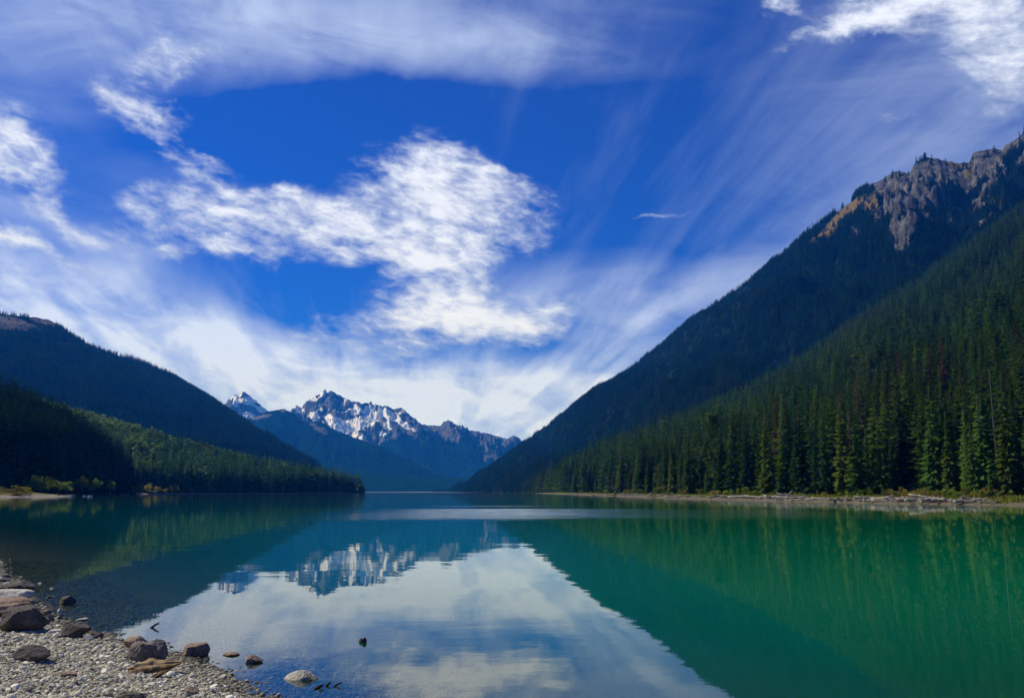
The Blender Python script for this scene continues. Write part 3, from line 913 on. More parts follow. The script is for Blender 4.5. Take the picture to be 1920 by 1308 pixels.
def water_material():
    m, b, out = material('lake_water')
    p = b.pos()
    sp = b.new('ShaderNodeSeparateXYZ')
    b.l.new(p, sp.inputs[0])
    x, y = sp.outputs[0], sp.outputs[1]
    # ripples: fine wavelets over a slow swell
    wob = b.vec('ADD', p, b.vec('SCALE', b.noise(p, 0.05, 3, 0.5, color=True), scale=6.0))
    v1 = b.vec('MULTIPLY', wob, (0.45, 1.0, 0.0))
    r1 = b.noise(v1, 2.1, 3, 0.5)
    v2 = b.vec('MULTIPLY', wob, (0.3, 1.0, 0.0))
    r2 = b.noise(v2, 0.33, 2, 0.5)
    r3 = b.noise(v1, 9.0, 2, 0.5)
    # wind: a calm lake with a ruffled lane across the middle distance and a ruffled far end
    lane_n = b.noise(b.vec('MULTIPLY', p, (0.02, 0.05, 0.0)), 1.0, 4, 0.55)
    ly = b.math('MULTIPLY_ADD', b.math('SUBTRACT', lane_n, 0.5), 34.0, y)
    lane = b.math('MULTIPLY', b.sstep(ly, 62.0, 84.0), b.math('SUBTRACT', 1.0, b.sstep(ly, 108.0, 124.0)))
    lx = b.math('MULTIPLY', b.sstep(x, -26.0, -4.0), b.math('SUBTRACT', 1.0, b.sstep(x, 6.0, 40.0)))
    lane = b.math('MULTIPLY', lane, lx)
    lane2 = b.math('MULTIPLY', b.math('MULTIPLY', b.sstep(ly, 128.0, 136.0), b.math('SUBTRACT', 1.0, b.sstep(ly, 138.0, 150.0))), b.math('MULTIPLY', b.sstep(x, -20.0, -8.0), b.math('SUBTRACT', 1.0, b.sstep(x, 2.0, 22.0))))
    far = b.math('MULTIPLY', b.sstep(y, 1500.0, 2400.0), 1.0)
    wind = b.math('MAXIMUM', b.math('MAXIMUM', lane, b.math('MULTIPLY', lane2, 0.6)), far)
    calm = b.noise(b.vec('MULTIPLY', p, (0.04, 0.12, 0.0)), 1.0, 3, 0.5)
    a1 = b.math('MULTIPLY_ADD', b.sstep(calm, 0.35, 0.7), 0.0011, 0.0005)
    h = b.math('MULTIPLY', r1, b.math('MULTIPLY_ADD', wind, 0.022, a1))
    h = b.math('MULTIPLY_ADD', r2, 0.0065, h)
    h = b.math('MULTIPLY_ADD', r3, b.math('MULTIPLY_ADD', wind, 0.006, 0.00008), h)
    bn = b.new('ShaderNodeBump')
    bn.inputs['Strength'].default_value = 1.0
    bn.inputs['Distance'].default_value = 1.0
    b.l.new(h, bn.inputs['Height'])
    nrm = bn.outputs[0]
    # milky glacial water over a bed that shows only where it is shallow
    deepc = b.mix(b.sstep(x, -30.0, 25.0), DEEP_LEFT, DEEP_RIGHT)
    silt = b.math('MULTIPLY_ADD', b.noise(b.vec('MULTIPLY', p, (0.02, 0.035, 0.0)), 1.0, 4, 0.6), 0.7, 0.65)
    deepc = b.mix(1.0, deepc, b.comb(silt, silt, silt), 'MULTIPLY')
    body = b.new('ShaderNodeBsdfDiffuse')
    b.l.new(deepc, body.inputs[0])
    clear = b.new('ShaderNodeBsdfTransparent')
    clear.inputs[0].default_value = (0.80, 0.93, 0.95, 1)
    mb = b.new('ShaderNodeMixShader')
    dep = b.attr('depth')
    op = b.math('SUBTRACT', 1.0, b.math('EXPONENT', b.math('MULTIPLY', dep, -1.5)))
    b.l.new(op, mb.inputs[0])
    b.l.new(clear.outputs[0], mb.inputs[1])
    b.l.new(body.outputs[0], mb.inputs[2])
    gl = b.new('ShaderNodeBsdfGlossy')
    tx = b.noise(b.vec('MULTIPLY', p, (0.12, 0.5, 0.0)), 1.0, 5, 0.7)
    tx2 = b.sstep(b.noise(b.vec('MULTIPLY', p, (0.5, 1.1, 0.0)), 1.0, 4, 0.7), 0.35, 0.65)
    rg_ = b.math('MULTIPLY', b.math('POWER', wind, 1.6), b.math('MULTIPLY_ADD', b.sstep(tx, 0.3, 0.7), 0.10, b.math('MULTIPLY_ADD', tx2, 0.08, 0.015)))
    bank = b.math('MULTIPLY', b.math('MULTIPLY', b.sstep(x, 12.0, 44.0), b.sstep(y, 85.0, 135.0)), 0.022)
    rg_ = b.math('ADD', rg_, bank)
    b.l.new(b.math('ADD', rg_, b.math('MULTIPLY_ADD', b.sstep(y, 45.0, 190.0), 0.030, 0.010)), gl.inputs['Roughness'])
    gl.inputs[0].default_value = (1, 1, 1, 1)
    b.l.new(nrm, gl.inputs['Normal'])
    fr = b.new('ShaderNodeFresnel')
    fr.inputs[0].default_value = 1.333
    b.l.new(nrm, fr.inputs['Normal'])
    mx = b.new('ShaderNodeMixShader')
    b.l.new(fr.outputs[0], mx.inputs[0])
    b.l.new(mb.outputs[0], mx.inputs[1])
    b.l.new(gl.outputs[0], mx.inputs[2])
    b.l.new(mx.outputs[0], out.inputs[0])
    return m


DEEP_LEFT = (0.0, 0.105, 0.105)
DEEP_RIGHT = (0.0, 0.175, 0.068)
wxs = grid_lines(-1700, 600, -16, 4, 0.2, 1.14, 120)
wys = grid_lines(-30, 4700, 5, 28, 0.2, 1.12, 150)
LAKE, WX, WY = sheet('lake_water', wxs, wys, lambda x, y: np.zeros_like(x), water_material())
tag(LAKE, kind='structure')
_zb = beach_z(WX, WY)
_dep = np.where((WX > bxs[0]) & (WX < bxs[-1]) & (WY < bys[-1]), np.maximum(-_zb, 0), 6.0)
vattr(LAKE.data, 'depth', _dep)

# ------------------------------------------------------------------ trees


class MB:
    def __init__(self):
        self.v = []
        self.f = []

    def tri(self, a, b_, c):
        n = len(self.v)
        self.v += [a, b_, c]
        self.f.append((n, n + 1, n + 2))

    def quad(self, a, b_, c, d):
        self.tri(a, b_, c)
        self.tri(a, c, d)

    def mesh(self, name, mat, smooth=False):
        return mesh_from(name, np.array(self.v), np.array(self.f), mat, smooth)


def tube(pts, rad, n=8, cap=True):
    """A tube along points; triangles."""
    pts = [np.array(p, float) for p in pts]
    V, F = [], []
    for i, p in enumerate(pts):
        d = pts[min(i + 1, len(pts) - 1)] - pts[max(i - 1, 0)]
        d = d / (np.linalg.norm(d) + 1e-9)
        a = np.cross(d, [0, 0, 1.0]) if abs(d[2]) < 0.9 else np.cross(d, [1.0, 0, 0])
        a /= np.linalg.norm(a)
        c = np.cross(d, a)
        for k in range(n):
            t = 2 * math.pi * k / n
            V.append(p + rad[i] * (a * math.cos(t) + c * math.sin(t)))
    for i in range(len(pts) - 1):
        for k in range(n):
            q = (k + 1) % n
            F.append((i * n + k, i * n + q, (i + 1) * n + q))
            F.append((i * n + k, (i + 1) * n + q, (i + 1) * n + k))
    if cap:
        for i, s in ((0, 1), (len(pts) - 1, -1)):
            m = len(V)
            V.append(pts[i])
            for k in range(n):
                q = (k + 1) % n
                F.append((m, i * n + q, i * n + k) if s > 0 else (m, i * n + k, i * n + q))
    return V, F


def spruce_crown(seed, H=1.0, R=0.095, levels=34, per=8, ragged=0.35, low=0.05, shape=0.75, full=1.0):
    """Unit-height conifer: whorls of drooping boughs, each bough two hanging wings with broken edges."""
    r = random.Random(seed)
    b = MB()
    lean = (r.uniform(-.01, .01), r.uniform(-.01, .01))
    side_gap = r.uniform(0, 6.28)
    for k in range(levels):
        f = low + (0.985 - low) * (k + r.uniform(-.3, .3)) / levels
        lev = 0.5 / levels
        base = R * min(1.0, (f - low + 0.10) / 0.16) ** 0.5 * (1 - f) ** shape * 1.15 + 0.004
        n = max(3, int(per * (0.55 + 0.6 * (1 - f))))
        a0 = r.uniform(0, 6.28)
        for i in range(n):
            a = a0 + 6.283 * i / n + r.uniform(-.25, .25)
            L = base * (1 - ragged + r.random() * ragged * 1.7)
            if math.cos(a - side_gap) > 0.75 and r.random() < 0.5:
                L *= 0.5
            L = min(L, base * 1.3)
            if r.random() < 0.06:
                continue
            ca, sa = math.cos(a), math.sin(a)
            droop = r.uniform(0.25, 0.6) * (1.15 - 0.75 * f)
            wid = (L * r.uniform(0.17, 0.30) + 0.0025) * full
            z0 = (f + r.uniform(-lev, lev)) * H

            def pt(q, side, hang):
                rr = L * q
                return (lean[0] * f + ca * rr - sa * side * wid * hang, lean[1] * f + sa * rr + ca * side * wid * hang,
                        z0 - droop * rr * (0.6 + 0.6 * q) + (0.15 * L * q ** 3) - abs(side) * hang * wid * r.uniform(0.55, 1.15))
            qs = [0.06, 0.4, 0.72, 1.0]
            hs = [0.35, 0.95, 0.8, 0.1]
            for sd in (-1, 1):
                for j in range(3):
                    if r.random() < 0.12:
                        continue
                    c0, c1 = pt(qs[j], 0, 0), pt(qs[j + 1], 0, 0)
                    o0, o1 = pt(qs[j], sd, hs[j] * r.uniform(.6, 1.2)), pt(qs[j + 1] + r.uniform(-.05, .03), sd, hs[j + 1] * r.uniform(.6, 1.2))
                    b.quad(c0, c1, o1, o0)
    # leading shoot
    b.tri((-0.003, 0, 0.955), (0.003, 0, 0.955), (0, 0, 1.0))
    b.tri((0, -0.003, 0.955), (0, 0.003, 0.955), (0, 0, 1.0))
    return b


def small_conifer(seed, R=0.1, levels=8, per=6):
    r = random.Random(seed)
    b = MB()
    for k in range(levels):
        f = 0.06 + 0.86 * k / levels
        rad = R * (1 - f) ** 0.8 * r.uniform(0.8, 1.2) + 0.006
        a0 = r.uniform(0, 6.28)
        top = f + 1.5 / levels
        for i in range(per):
            a = a0 + 6.283 * i / per + r.uniform(-.3, .3)
            L = rad * r.uniform(0.65, 1.3)
            w = 0.62
            z = f - L * r.uniform(0.3, 0.9)
            p1 = (math.cos(a - w) * L * .75, math.sin(a - w) * L * .75, z + r.uniform(-.01, .01))
            p2 = (math.cos(a) * L, math.sin(a) * L, z - 0.02 * r.random())
            p3 = (math.cos(a + w) * L * .75, math.sin(a + w) * L * .75, z + r.uniform(-.01, .01))
            ap = (0, 0, min(top, 1.0))
            b.tri(ap, p1, p2)
            b.tri(ap, p2, p3)
    return b


def broad_crown(seed, W=0.28, n=1500, leaf=0.028, z0=0.14):
    """Broadleaf crown: leaf faces gathered in clumps on limbs, gaps between them."""
    r = random.Random(seed)
    b = MB()
    cl = []
    for i in range(26):
        f = r.uniform(0, 1)
        w = W * math.sin(math.pi * (0.12 + 0.83 * f)) ** 0.8
        a = r.uniform(0, 6.28)
        q = r.uniform(0.25, 1)
        cl.append((math.cos(a) * w * q, math.sin(a) * w * q, z0 + (0.97 - z0) * f, r.uniform(0.05, 0.10)))
    for i in range(n):
        c = r.choice(cl)
        d = np.array([r.gauss(0, 1), r.gauss(0, 1), r.gauss(0, .8)])
        d = d / np.linalg.norm(d) * c[3] * r.uniform(0.5, 1.05)
        p = np.array(c[:3]) + d
        u = np.array([r.gauss(0, 1), r.gauss(0, 1), r.gauss(0, 1)])
        u /= np.linalg.norm(u)
        v = np.cross(u, [r.gauss(0, 1), r.gauss(0, 1), r.gauss(0, 1)])
        v /= np.linalg.norm(v) + 1e-6
        s = leaf * r.uniform(.5, 1.1)
        b.quad(tuple(p - u * s), tuple(p + v * s * .6), tuple(p + u * s), tuple(p - v * s * .6))
    return b


def shrub_crown(seed, n=620):
    """Unit shrub about 1 wide and 0.75 high, of leafy shoots fanning from the base."""
    r = random.Random(seed)
    b = MB()
    cl = []
    for i in range(17):
        a = r.uniform(0, 6.28)
        q = math.sqrt(r.random()) * 0.42
        cl.append((math.cos(a) * q, math.sin(a) * q, r.uniform(0.12, 0.58) * (1.15 - q), r.uniform(0.08, 0.17)))
    for i in range(n):
        c = r.choice(cl)
        d = np.array([r.gauss(0, 1), r.gauss(0, 1), r.gauss(0, 1)])
        d = d / np.linalg.norm(d) * c[3] * r.uniform(.4, 1.1)
        p = np.array(c[:3]) + d
        p[2] = max(p[2], 0.01)
        u = np.array([r.gauss(0, .6), r.gauss(0, .6), r.gauss(0.7, .5)])
        u /= np.linalg.norm(u)
        v = np.cross(u, [r.gauss(0, 1), r.gauss(0, 1), r.gauss(0, 1)])
        v /= np.linalg.norm(v) + 1e-6
        s = 0.05 * r.uniform(.5, 1.3)
        b.quad(tuple(p - u * s), tuple(p + v * s * .5), tuple(p + u * s), tuple(p - v * s * .5))
    return b


def stems(seed, n=7):
    r = random.Random(seed)
    V, F = [], []
    for i in range(n):
        a = r.uniform(0, 6.28)
        q = r.uniform(.1, .3)
        h = r.uniform(.3, .55)
        v, f = tube([(0.03 * math.cos(a), 0.03 * math.sin(a), 0), (q * .5 * math.cos(a), q * .5 * math.sin(a), h * .6), (q * math.cos(a), q * math.sin(a), h)], [0.012, 0.008, 0.004], 5)
        F += [tuple(k + len(V) for k in t) for t in f]
        V += v
    return V, F


CROWNS = [spruce_crown(100 + i, R=rr, levels=lv, per=7, ragged=rg, low=lo, shape=sh).mesh('spruce_crown', M_SPRUCE) for i, (rr, lv, rg, lo, sh) in enumerate(
    [(0.12, 50, .42, .03, .85), (0.10, 56, .48, .05, .75), (0.14, 48, .42, .02, .95), (0.085, 54, .58, .12, .65), (0.125, 50, .5, .02, .8), (0.11, 50, .62, .16, .6)])]


def recol(me, mat):
    m = me.copy()
    m.materials.clear()
    m.materials.append(mat)
    return m


CROWNS_YEL = [recol(CROWNS[i], M_SPRUCE_YEL) for i in (0, 1, 4)]
CROWNS_BRIGHT = [recol(CROWNS[i], M_SPRUCE_BRIGHT) for i in (0, 2, 4)]
CROWNS_BROWN = [recol(CROWNS[i], M_SPRUCE_BROWN) for i in (3, 5)]
tv, tf = tube([(0, 0, -0.03), (0, 0, 0.0), (0.001, 0, 0.05), (-0.001, 0.001, 0.35), (0.001, 0, 0.7), (0, 0, 0.97)], [0.020, 0.016, 0.012, 0.009, 0.006, 0.0015], 8)
TRUNK = mesh_from('conifer_trunk', tv, tf, M_BARK, True)
M_BROAD_DIM = leaf_material('dull_broad_leaves', [(0.0, (0.055, 0.085, 0.028)), (1.0, (0.075, 0.105, 0.035))], transl=0.3)
BROADS = [broad_crown(40 + i, W).mesh('broadleaf_crown', M_BROAD) for i, W in enumerate((0.25, 0.2, 0.3))]
SHRUBS = {k: [shrub_crown(60 + i + 10 * j).mesh('shrub_foliage', mt) for i in range(3)] for j, (k, mt) in enumerate((('g', M_SHRUB_G), ('y', M_SHRUB_Y), ('r', M_SHRUB_R)))}
sv, sf = stems(3)
STEMS = mesh_from('shrub_stems', sv, sf, M_BARK, True)


def plant(name, crown, stem, stem_name, crown_name, loc, scale, rz, label, cat, group=None):
    e = bpy.data.objects.new(name, None)
    COL.objects.link(e)
    e.empty_display_size = 0.5
    e.location = loc
    e.rotation_euler = (0, 0, rz)
    e.scale = scale
    tag(e, label, cat, group)
    link(crown_name, crown, parent=e)
    link(stem_name, stem, parent=e)
    return e


def conifer(loc, H, crown, label, group=None, wide=1.0, rz=None):
    return plant('conifer_tree', crown, TRUNK, 'trunk', 'crown', loc, (H * wide, H * wide, H), random.uniform(0, 6.28) if rz is None else rz, label, 'tree', group)


def surface_points(M, n, seed, dens=None, tmin=0.0, tmax=1.0, pxlim=None, cam_bias=0.0):
    """Random points spread evenly over a mountain's near slope, thinned where the rock or grass shows."""
    r = np.random.default_rng(seed)
    P = M['P'][:, :M['nv']]
    nu, nv = P.shape[:2]
    a = P[1:, :-1] - P[:-1, :-1]
    c = P[:-1, 1:] - P[:-1, :-1]
    area = np.linalg.norm(np.cross(a, c), axis=-1)
    dist = np.hypot(P[:-1, :-1, 0], P[:-1, :-1, 1])
    w = area / np.maximum(dist, 50) ** cam_bias
    tt = np.linspace(0, 1, nv)[:-1]
    w = w * ((tt >= tmin) & (tt <= tmax))[None, :]
    if pxlim:
        pm = (M['px'][:-1, :nv - 1] > pxlim[0]) & (M['px'][:-1, :nv - 1] < pxlim[1])
        w = w * pm
    if dens is not None:
        w = w * dens(M)[:-1, :nv - 1]
    w = w.ravel() / w.sum()
    k = r.choice(len(w), n, p=w)
    i, j = np.unravel_index(k, (nu - 1, nv - 1))
    u, v = r.random(n), r.random(n)
    Q = (P[i, j] * ((1 - u) * (1 - v))[:, None] + P[i + 1, j] * (u * (1 - v))[:, None] + P[i, j + 1] * ((1 - u) * v)[:, None] + P[i + 1, j + 1] * (u * v)[:, None])
    return Q


def template(name, meshes):
    c = bpy.data.collections.new(name)
    for k, me in enumerate(meshes):
        o = bpy.data.objects.new('%s_%02d' % (name, k), me)
        c.objects.link(o)
    return c


def scatter(name, pts, rot, scl, idx, coll, label=None, cat=None):
    me = bpy.data.meshes.new(name)
    me.vertices.add(len(pts))
    me.vertices.foreach_set('co', np.asarray(pts, np.float32).ravel())
    for nm, arr in (('rot', rot), ('scl', scl)):
        at_ = me.attributes.new(nm, 'FLOAT_VECTOR', 'POINT')
        at_.data.foreach_set('vector', np.asarray(arr, np.float32).ravel())
    ai = me.attributes.new('idx', 'INT', 'POINT')
    ai.data.foreach_set('value', np.asarray(idx, np.int32))
    o = link(name, me)
    g = bpy.data.node_groups.new(name + '_scatter', 'GeometryNodeTree')
    g.interface.new_socket('Geometry', in_out='INPUT', socket_type='NodeSocketGeometry')
    g.interface.new_socket('Geometry', in_out='OUTPUT', socket_type='NodeSocketGeometry')
    gi, go = g.nodes.new('NodeGroupInput'), g.nodes.new('NodeGroupOutput')
    ip = g.nodes.new('GeometryNodeInstanceOnPoints')
    ci = g.nodes.new('GeometryNodeCollectionInfo')
    ci.inputs[0].default_value = coll
    ci.inputs[1].default_value = True
    ci.inputs[2].default_value = True

    def named(n, t):
        nd = g.nodes.new('GeometryNodeInputNamedAttribute')
        nd.data_type = t
        nd.inputs[0].default_value = n
        return nd.outputs[0]
    er = g.nodes.new('FunctionNodeEulerToRotation')
    L = g.links
    L.new(gi.outputs[0], ip.inputs['Points'])
    L.new(ci.outputs[0], ip.inputs['Instance'])
    ip.inputs['Pick Instance'].default_value = True
    L.new(named('idx', 'INT'), ip.inputs['Instance Index'])
    L.new(named('rot', 'FLOAT_VECTOR'), er.inputs[0])
    L.new(er.outputs[0], ip.inputs['Rotation'])
    L.new(named('scl', 'FLOAT_VECTOR'), ip.inputs['Scale'])
    L.new(ip.outputs[0], go.inputs[0])
    md = o.modifiers.new('scatter', 'NODES')
    md.node_group = g
    tag(o, label, cat, kind='stuff')
    return o


def forest(name, pts, hmin, hmax, coll, nidx, label, seed, wide=(0.85, 1.2), p=None):
    r = np.random.default_rng(seed)
    n = len(pts)
    h = r.uniform(hmin, hmax, n) * (0.75 + 0.35 * r.random(n))
    w = h * r.uniform(wide[0], wide[1], n)
    rot = np.column_stack([r.normal(0, 0.02, n), r.normal(0, 0.02, n), r.uniform(0, 6.28, n)])
    pts = np.array(pts)
    pts[:, 2] -= 0.4
    return scatter(name, pts, rot, np.column_stack([w, w, h]), r.choice(nidx, n, p=p), coll, label, 'forest')


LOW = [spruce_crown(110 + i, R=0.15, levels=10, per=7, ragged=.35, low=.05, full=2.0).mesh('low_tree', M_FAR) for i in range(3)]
MID = [spruce_crown(120 + i, R=0.125, levels=15, per=7, ragged=.42, low=.05, full=1.6).mesh('mid_tree', M_SPRUCE) for i in range(3)]
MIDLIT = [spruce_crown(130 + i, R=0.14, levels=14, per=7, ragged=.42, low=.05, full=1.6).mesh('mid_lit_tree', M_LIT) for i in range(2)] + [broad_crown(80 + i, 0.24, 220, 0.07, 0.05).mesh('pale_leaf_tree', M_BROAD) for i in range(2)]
HI = CROWNS + [CROWNS_BROWN[0]]
C_LOW = template('far_tree_kind', LOW)
C_MID = template('mid_tree_kind', MID)
C_LIT = template('lit_tree_kind', MIDLIT)
C_SHADED = template('shaded_tree_kind', [recol(m_, M_FAR) for m_ in MID])  # same trees in darker needles: the near hill's shade is put into the colour
C_HI = template('near_tree_kind', HI)


def gully_gaps(M):
    """Thin the wood along chutes that run down the slope."""
    i, j = np.meshgrid(np.arange(M['P'].shape[0]), np.arange(M['P'].shape[1]), indexing='ij')
    g = fbm(i * 0.055 + j * 0.02, j * 0.012 + 3, 4, 0.6)
    return 0.25 + 0.75 * sm(g, -0.45, 0.05)


def no_rock(M):
    return gully_gaps(M) * (1 - sm(M['mk']['rock'], 0.28, 0.55) * 0.975) * (1 - sm(M['mk']['grass'], 0.35, 0.5) * 0.97)


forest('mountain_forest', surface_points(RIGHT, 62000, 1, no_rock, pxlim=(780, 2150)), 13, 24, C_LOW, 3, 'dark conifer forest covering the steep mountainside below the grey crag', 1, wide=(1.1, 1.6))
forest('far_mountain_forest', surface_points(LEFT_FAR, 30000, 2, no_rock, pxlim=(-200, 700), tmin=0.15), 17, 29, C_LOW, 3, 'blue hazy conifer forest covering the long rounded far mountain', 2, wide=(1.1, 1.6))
pA = surface_points(SPUR, 24000, 3, pxlim=(960, 2150), cam_bias=0.45)
gapx = project(pA)[0]
pA = pA[~((gapx > 1668) & (gapx < 1748) & (np.hypot(pA[:, 0], pA[:, 1]) < 196))]
dA = np.hypot(pA[:, 0], pA[:, 1])
forest('hillside_forest', pA[dA > 480], 11, 29, C_MID, 3, 'green and brown conifer forest on the slope above the driftwood beach', 3, wide=(1.1, 1.7))
forest('lower_hillside_forest', pA[(dA <= 480)], 12, 29, C_HI, 7, 'conifers packed behind the front trees of the driftwood beach', 4, wide=(0.9, 1.3), p=[.19, .18, .16, .15, .14, .13, .05])
forest('dark_hill_forest', surface_points(LEFT_NEAR, 3600, 5, pxlim=(-250, 260), tmin=0.16), 24, 38, C_SHADED, 3, 'nearly black shaded conifer forest on the near hill beside the lake', 5)
pL = surface_points(LEFT_MID, 9500, 6, pxlim=(-100, 700))
_px = project(pL)[0]
pL = pL[~((_px > 236) & (_px < 296) & (pL[:, 1] < 785))]
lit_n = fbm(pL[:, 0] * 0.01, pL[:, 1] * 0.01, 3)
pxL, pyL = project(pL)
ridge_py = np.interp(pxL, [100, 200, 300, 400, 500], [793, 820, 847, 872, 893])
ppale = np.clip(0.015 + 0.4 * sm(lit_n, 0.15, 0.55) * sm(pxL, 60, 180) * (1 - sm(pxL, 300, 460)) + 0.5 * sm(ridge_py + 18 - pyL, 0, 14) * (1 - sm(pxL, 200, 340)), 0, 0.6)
sel = np.random.default_rng(8).random(len(pL)) < ppale
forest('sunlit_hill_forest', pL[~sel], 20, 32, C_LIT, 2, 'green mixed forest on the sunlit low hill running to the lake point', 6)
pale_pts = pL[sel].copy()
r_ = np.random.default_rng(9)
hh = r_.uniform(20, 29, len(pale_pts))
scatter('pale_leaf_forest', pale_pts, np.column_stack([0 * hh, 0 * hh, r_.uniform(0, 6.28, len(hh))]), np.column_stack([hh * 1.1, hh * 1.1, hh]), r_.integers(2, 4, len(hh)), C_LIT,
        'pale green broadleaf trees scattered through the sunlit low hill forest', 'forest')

# ---- trees that stand out one by one along the far right beach
NOISEY = random.Random(21)


def shore_frame(poly):
    P, D, q = along(poly, 1200)
    return P, D, q


RP, RD, RQ = shore_frame(RSHORE)
RN = np.column_stack([RD[:, 1], -RD[:, 0]])


def r_at_px(px, off):
    """Point inland of the right waterline, seen in photograph column px, at distance off from the water."""
    X = RP + RN * off
    cx = 960 + X[:, 0] / X[:, 1] * 1684.0
    k = int(np.argmin(np.abs(cx - px)))
    return X[k]


def r_z(off):
    return float(np.interp(off, [0, 1.2, 3, 6, 9, 13, 18, 26, 40], [0.02, 0.22, 0.4, 0.65, 0.9, 1.15, 1.35, 1.8, 2.6]))


def height_for(p, z, py_top):
    """Tree height so that its top is seen at photograph row py_top."""
    d = ray(960 + p[0] / p[1] * 1684.0, py_top)
    return CAM_H + d[2] / d[1] * p[1] - z


def tree_at(px, off, py_top, crown, label, group=None, wide=1.0, kind='conifer'):
    p = r_at_px(px, off)
    z = r_z(off) - 0.1
    H = height_for(p, z, py_top)
    if kind == 'conifer':
        return conifer((p[0], p[1], z), H, crown, label, group, wide)
    return plant('broadleaf_tree', crown, TRUNK, 'trunk', 'crown', (p[0], p[1], z), (H * wide, H * wide, H), random.uniform(0, 6.28), label, 'tree', group)


tree_at(1859, 10, 872, CROWNS_BRIGHT[1], 'slim young conifer standing alone in front of the dark trees near the grassy beach end', wide=0.75)
tree_at(1655, 11, 905, CROWNS_BRIGHT[0], 'smallest conifer, a dark green sapling in front of the black gap behind the beach shrubs', wide=1.1)
tree_at(1582, 15, 735, CROWNS_YEL[1], 'tall narrow conifer with yellowish boughs on its sunny side, beside the black gap', wide=0.95)
tree_at(1612, 14, 745, CROWNS_BRIGHT[0], 'tall full blue green conifer beside the yellowish one at the black gap', wide=1.05)
tree_at(1757, 14, 710, CROWNS_BRIGHT[2], 'tall bright green conifer at the sunny edge of the black gap', wide=0.85)
tree_at(1784, 12, 765, CROWNS_YEL[0], 'pointed yellow green conifer of middle height behind the beach shrubs', wide=0.8)
tree_at(1830, 13, 780, CROWNS_BRIGHT[1], 'shaggy sunlit green conifer between the pointed one and the slim young one', wide=0.85)
tree_at(1893, 15, 690, CROWNS_YEL[2], 'very tall conifer with olive yellow crown near the grassy beach end', wide=0.7)
tree_at(1440, 15, 752, CROWNS_YEL[1], 'tall olive yellow conifer behind the pair of white upright logs', wide=0.9)
tree_at(1340, 17, 775, recol(BROADS[0], M_BROAD_DIM), 'large pale green broadleaf tree among the dark conifers', wide=0.85, kind='b')
tree_at(1095, 13, 872, recol(BROADS[1], M_BROAD_DIM), 'pale broadleaf tree at the far thin end of the driftwood beach', wide=1.0, kind='b')
tree_at(1240, 15, 870, recol(BROADS[2], M_BROAD_DIM), 'short yellow green broadleaf tree behind the dark snag', wide=1.2, kind='b')

# the front ranks of the wood behind the beach
r = random.Random(33)
front = []
px = 1035.0
while px < 1960:
    p = r_at_px(px, 20)
    step = 4.1 / p[1] * 1684.0
    front.append(px)
    px += max(4.2, step * r.uniform(0.65, 1.5))
TREE_ZONE = [(1095, 'at the far beach end'), (1155, 'before the dark snag'), (1240, 'right behind the snag'), (1340, 'left of the large broadleaf tree'), (1440, 'right of the large broadleaf tree'),
             (1530, 'beside the tall olive conifer'), (1582, 'just left of the yellowish conifer'), (1660, 'by the blue green conifer'), (1757, 'in the black gap'), (1860, 'behind the shrub row'), (3000, 'by the grassy beach end')]


def zone(px, table):
    for lim, w in table:
        if px < lim:
            return w
    return table[-1][1]


count = 0
for rank, offs in enumerate(((15, 19), (21, 27), (30, 38))):
    for q in front:
        if rank == 2 and r.random() < 0.35:
            continue
        if 1662 < q < 1750 and rank < 2:
            continue
        qq = q + r.uniform(-6, 6)
        off = r.uniform(*offs)
        p = r_at_px(qq, off)
        z = r_z(off) - 0.15
        tall = r.uniform(16, 28) if rank else r.uniform(13, 26)
        if r.random() < 0.2:
            tall *= r.uniform(0.45, 0.75)
        u = r.random()
        if u < 0.06:
            cr = r.choice(CROWNS_BROWN)
            lab, gp = 'brown dying conifer with thin rusty crown ' + zone(qq, TREE_ZONE), 'dying conifers behind the beach'
        elif u < 0.2:
            cr = r.choice(CROWNS_BRIGHT)
            lab, gp = 'fresher green conifer among the dark ones ' + zone(qq, TREE_ZONE), 'fresh green conifers behind the beach'
        elif u < 0.27:
            cr = r.choice(CROWNS_YEL)
            lab, gp = 'olive yellow conifer among the dark ones ' + zone(qq, TREE_ZONE), 'olive conifers behind the beach'
        else:
            cr = r.choice(CROWNS)
            where = zone(qq, TREE_ZONE)
            lab, gp = '%s dark conifer in the %s of the wood %s' % ('tall' if tall > 21 else 'middling' if tall > 15 else 'small', 'front rank' if rank == 0 else 'second rank' if rank == 1 else 'back', where), 'dark conifers of the wood ' + where
        if count >= 285:
            continue
        conifer((p[0], p[1], z), tall, cr, lab, gp, r.uniform(0.75, 1.1))
        count += 1

# ---- bare dead trees standing among the living ones


def snag_mesh(seed):
    q = random.Random(seed)
    V, F = tube([(0, 0, -.02), (.002, 0, .3), (-.002, .002, .7), (.003, 0, 1.0)], [.012, .009, .006, .0015], 7)
    for k in range(26):
        z = q.uniform(.3, .97)
        a = q.uniform(0, 6.28)
        l = q.uniform(.015, .06) * (1.15 - z)
        c = np.array([0, 0, z])
        d = np.array([math.cos(a), math.sin(a), -.35])
        v, f = tube([c, c + d * l * .6, c + d * l], [.0022, .0016, .0006], 4)
        F += [tuple(x + len(V) for x in t) for t in f]
        V += v
    return mesh_from('dead_tree', V, F, M_SNAG, True)


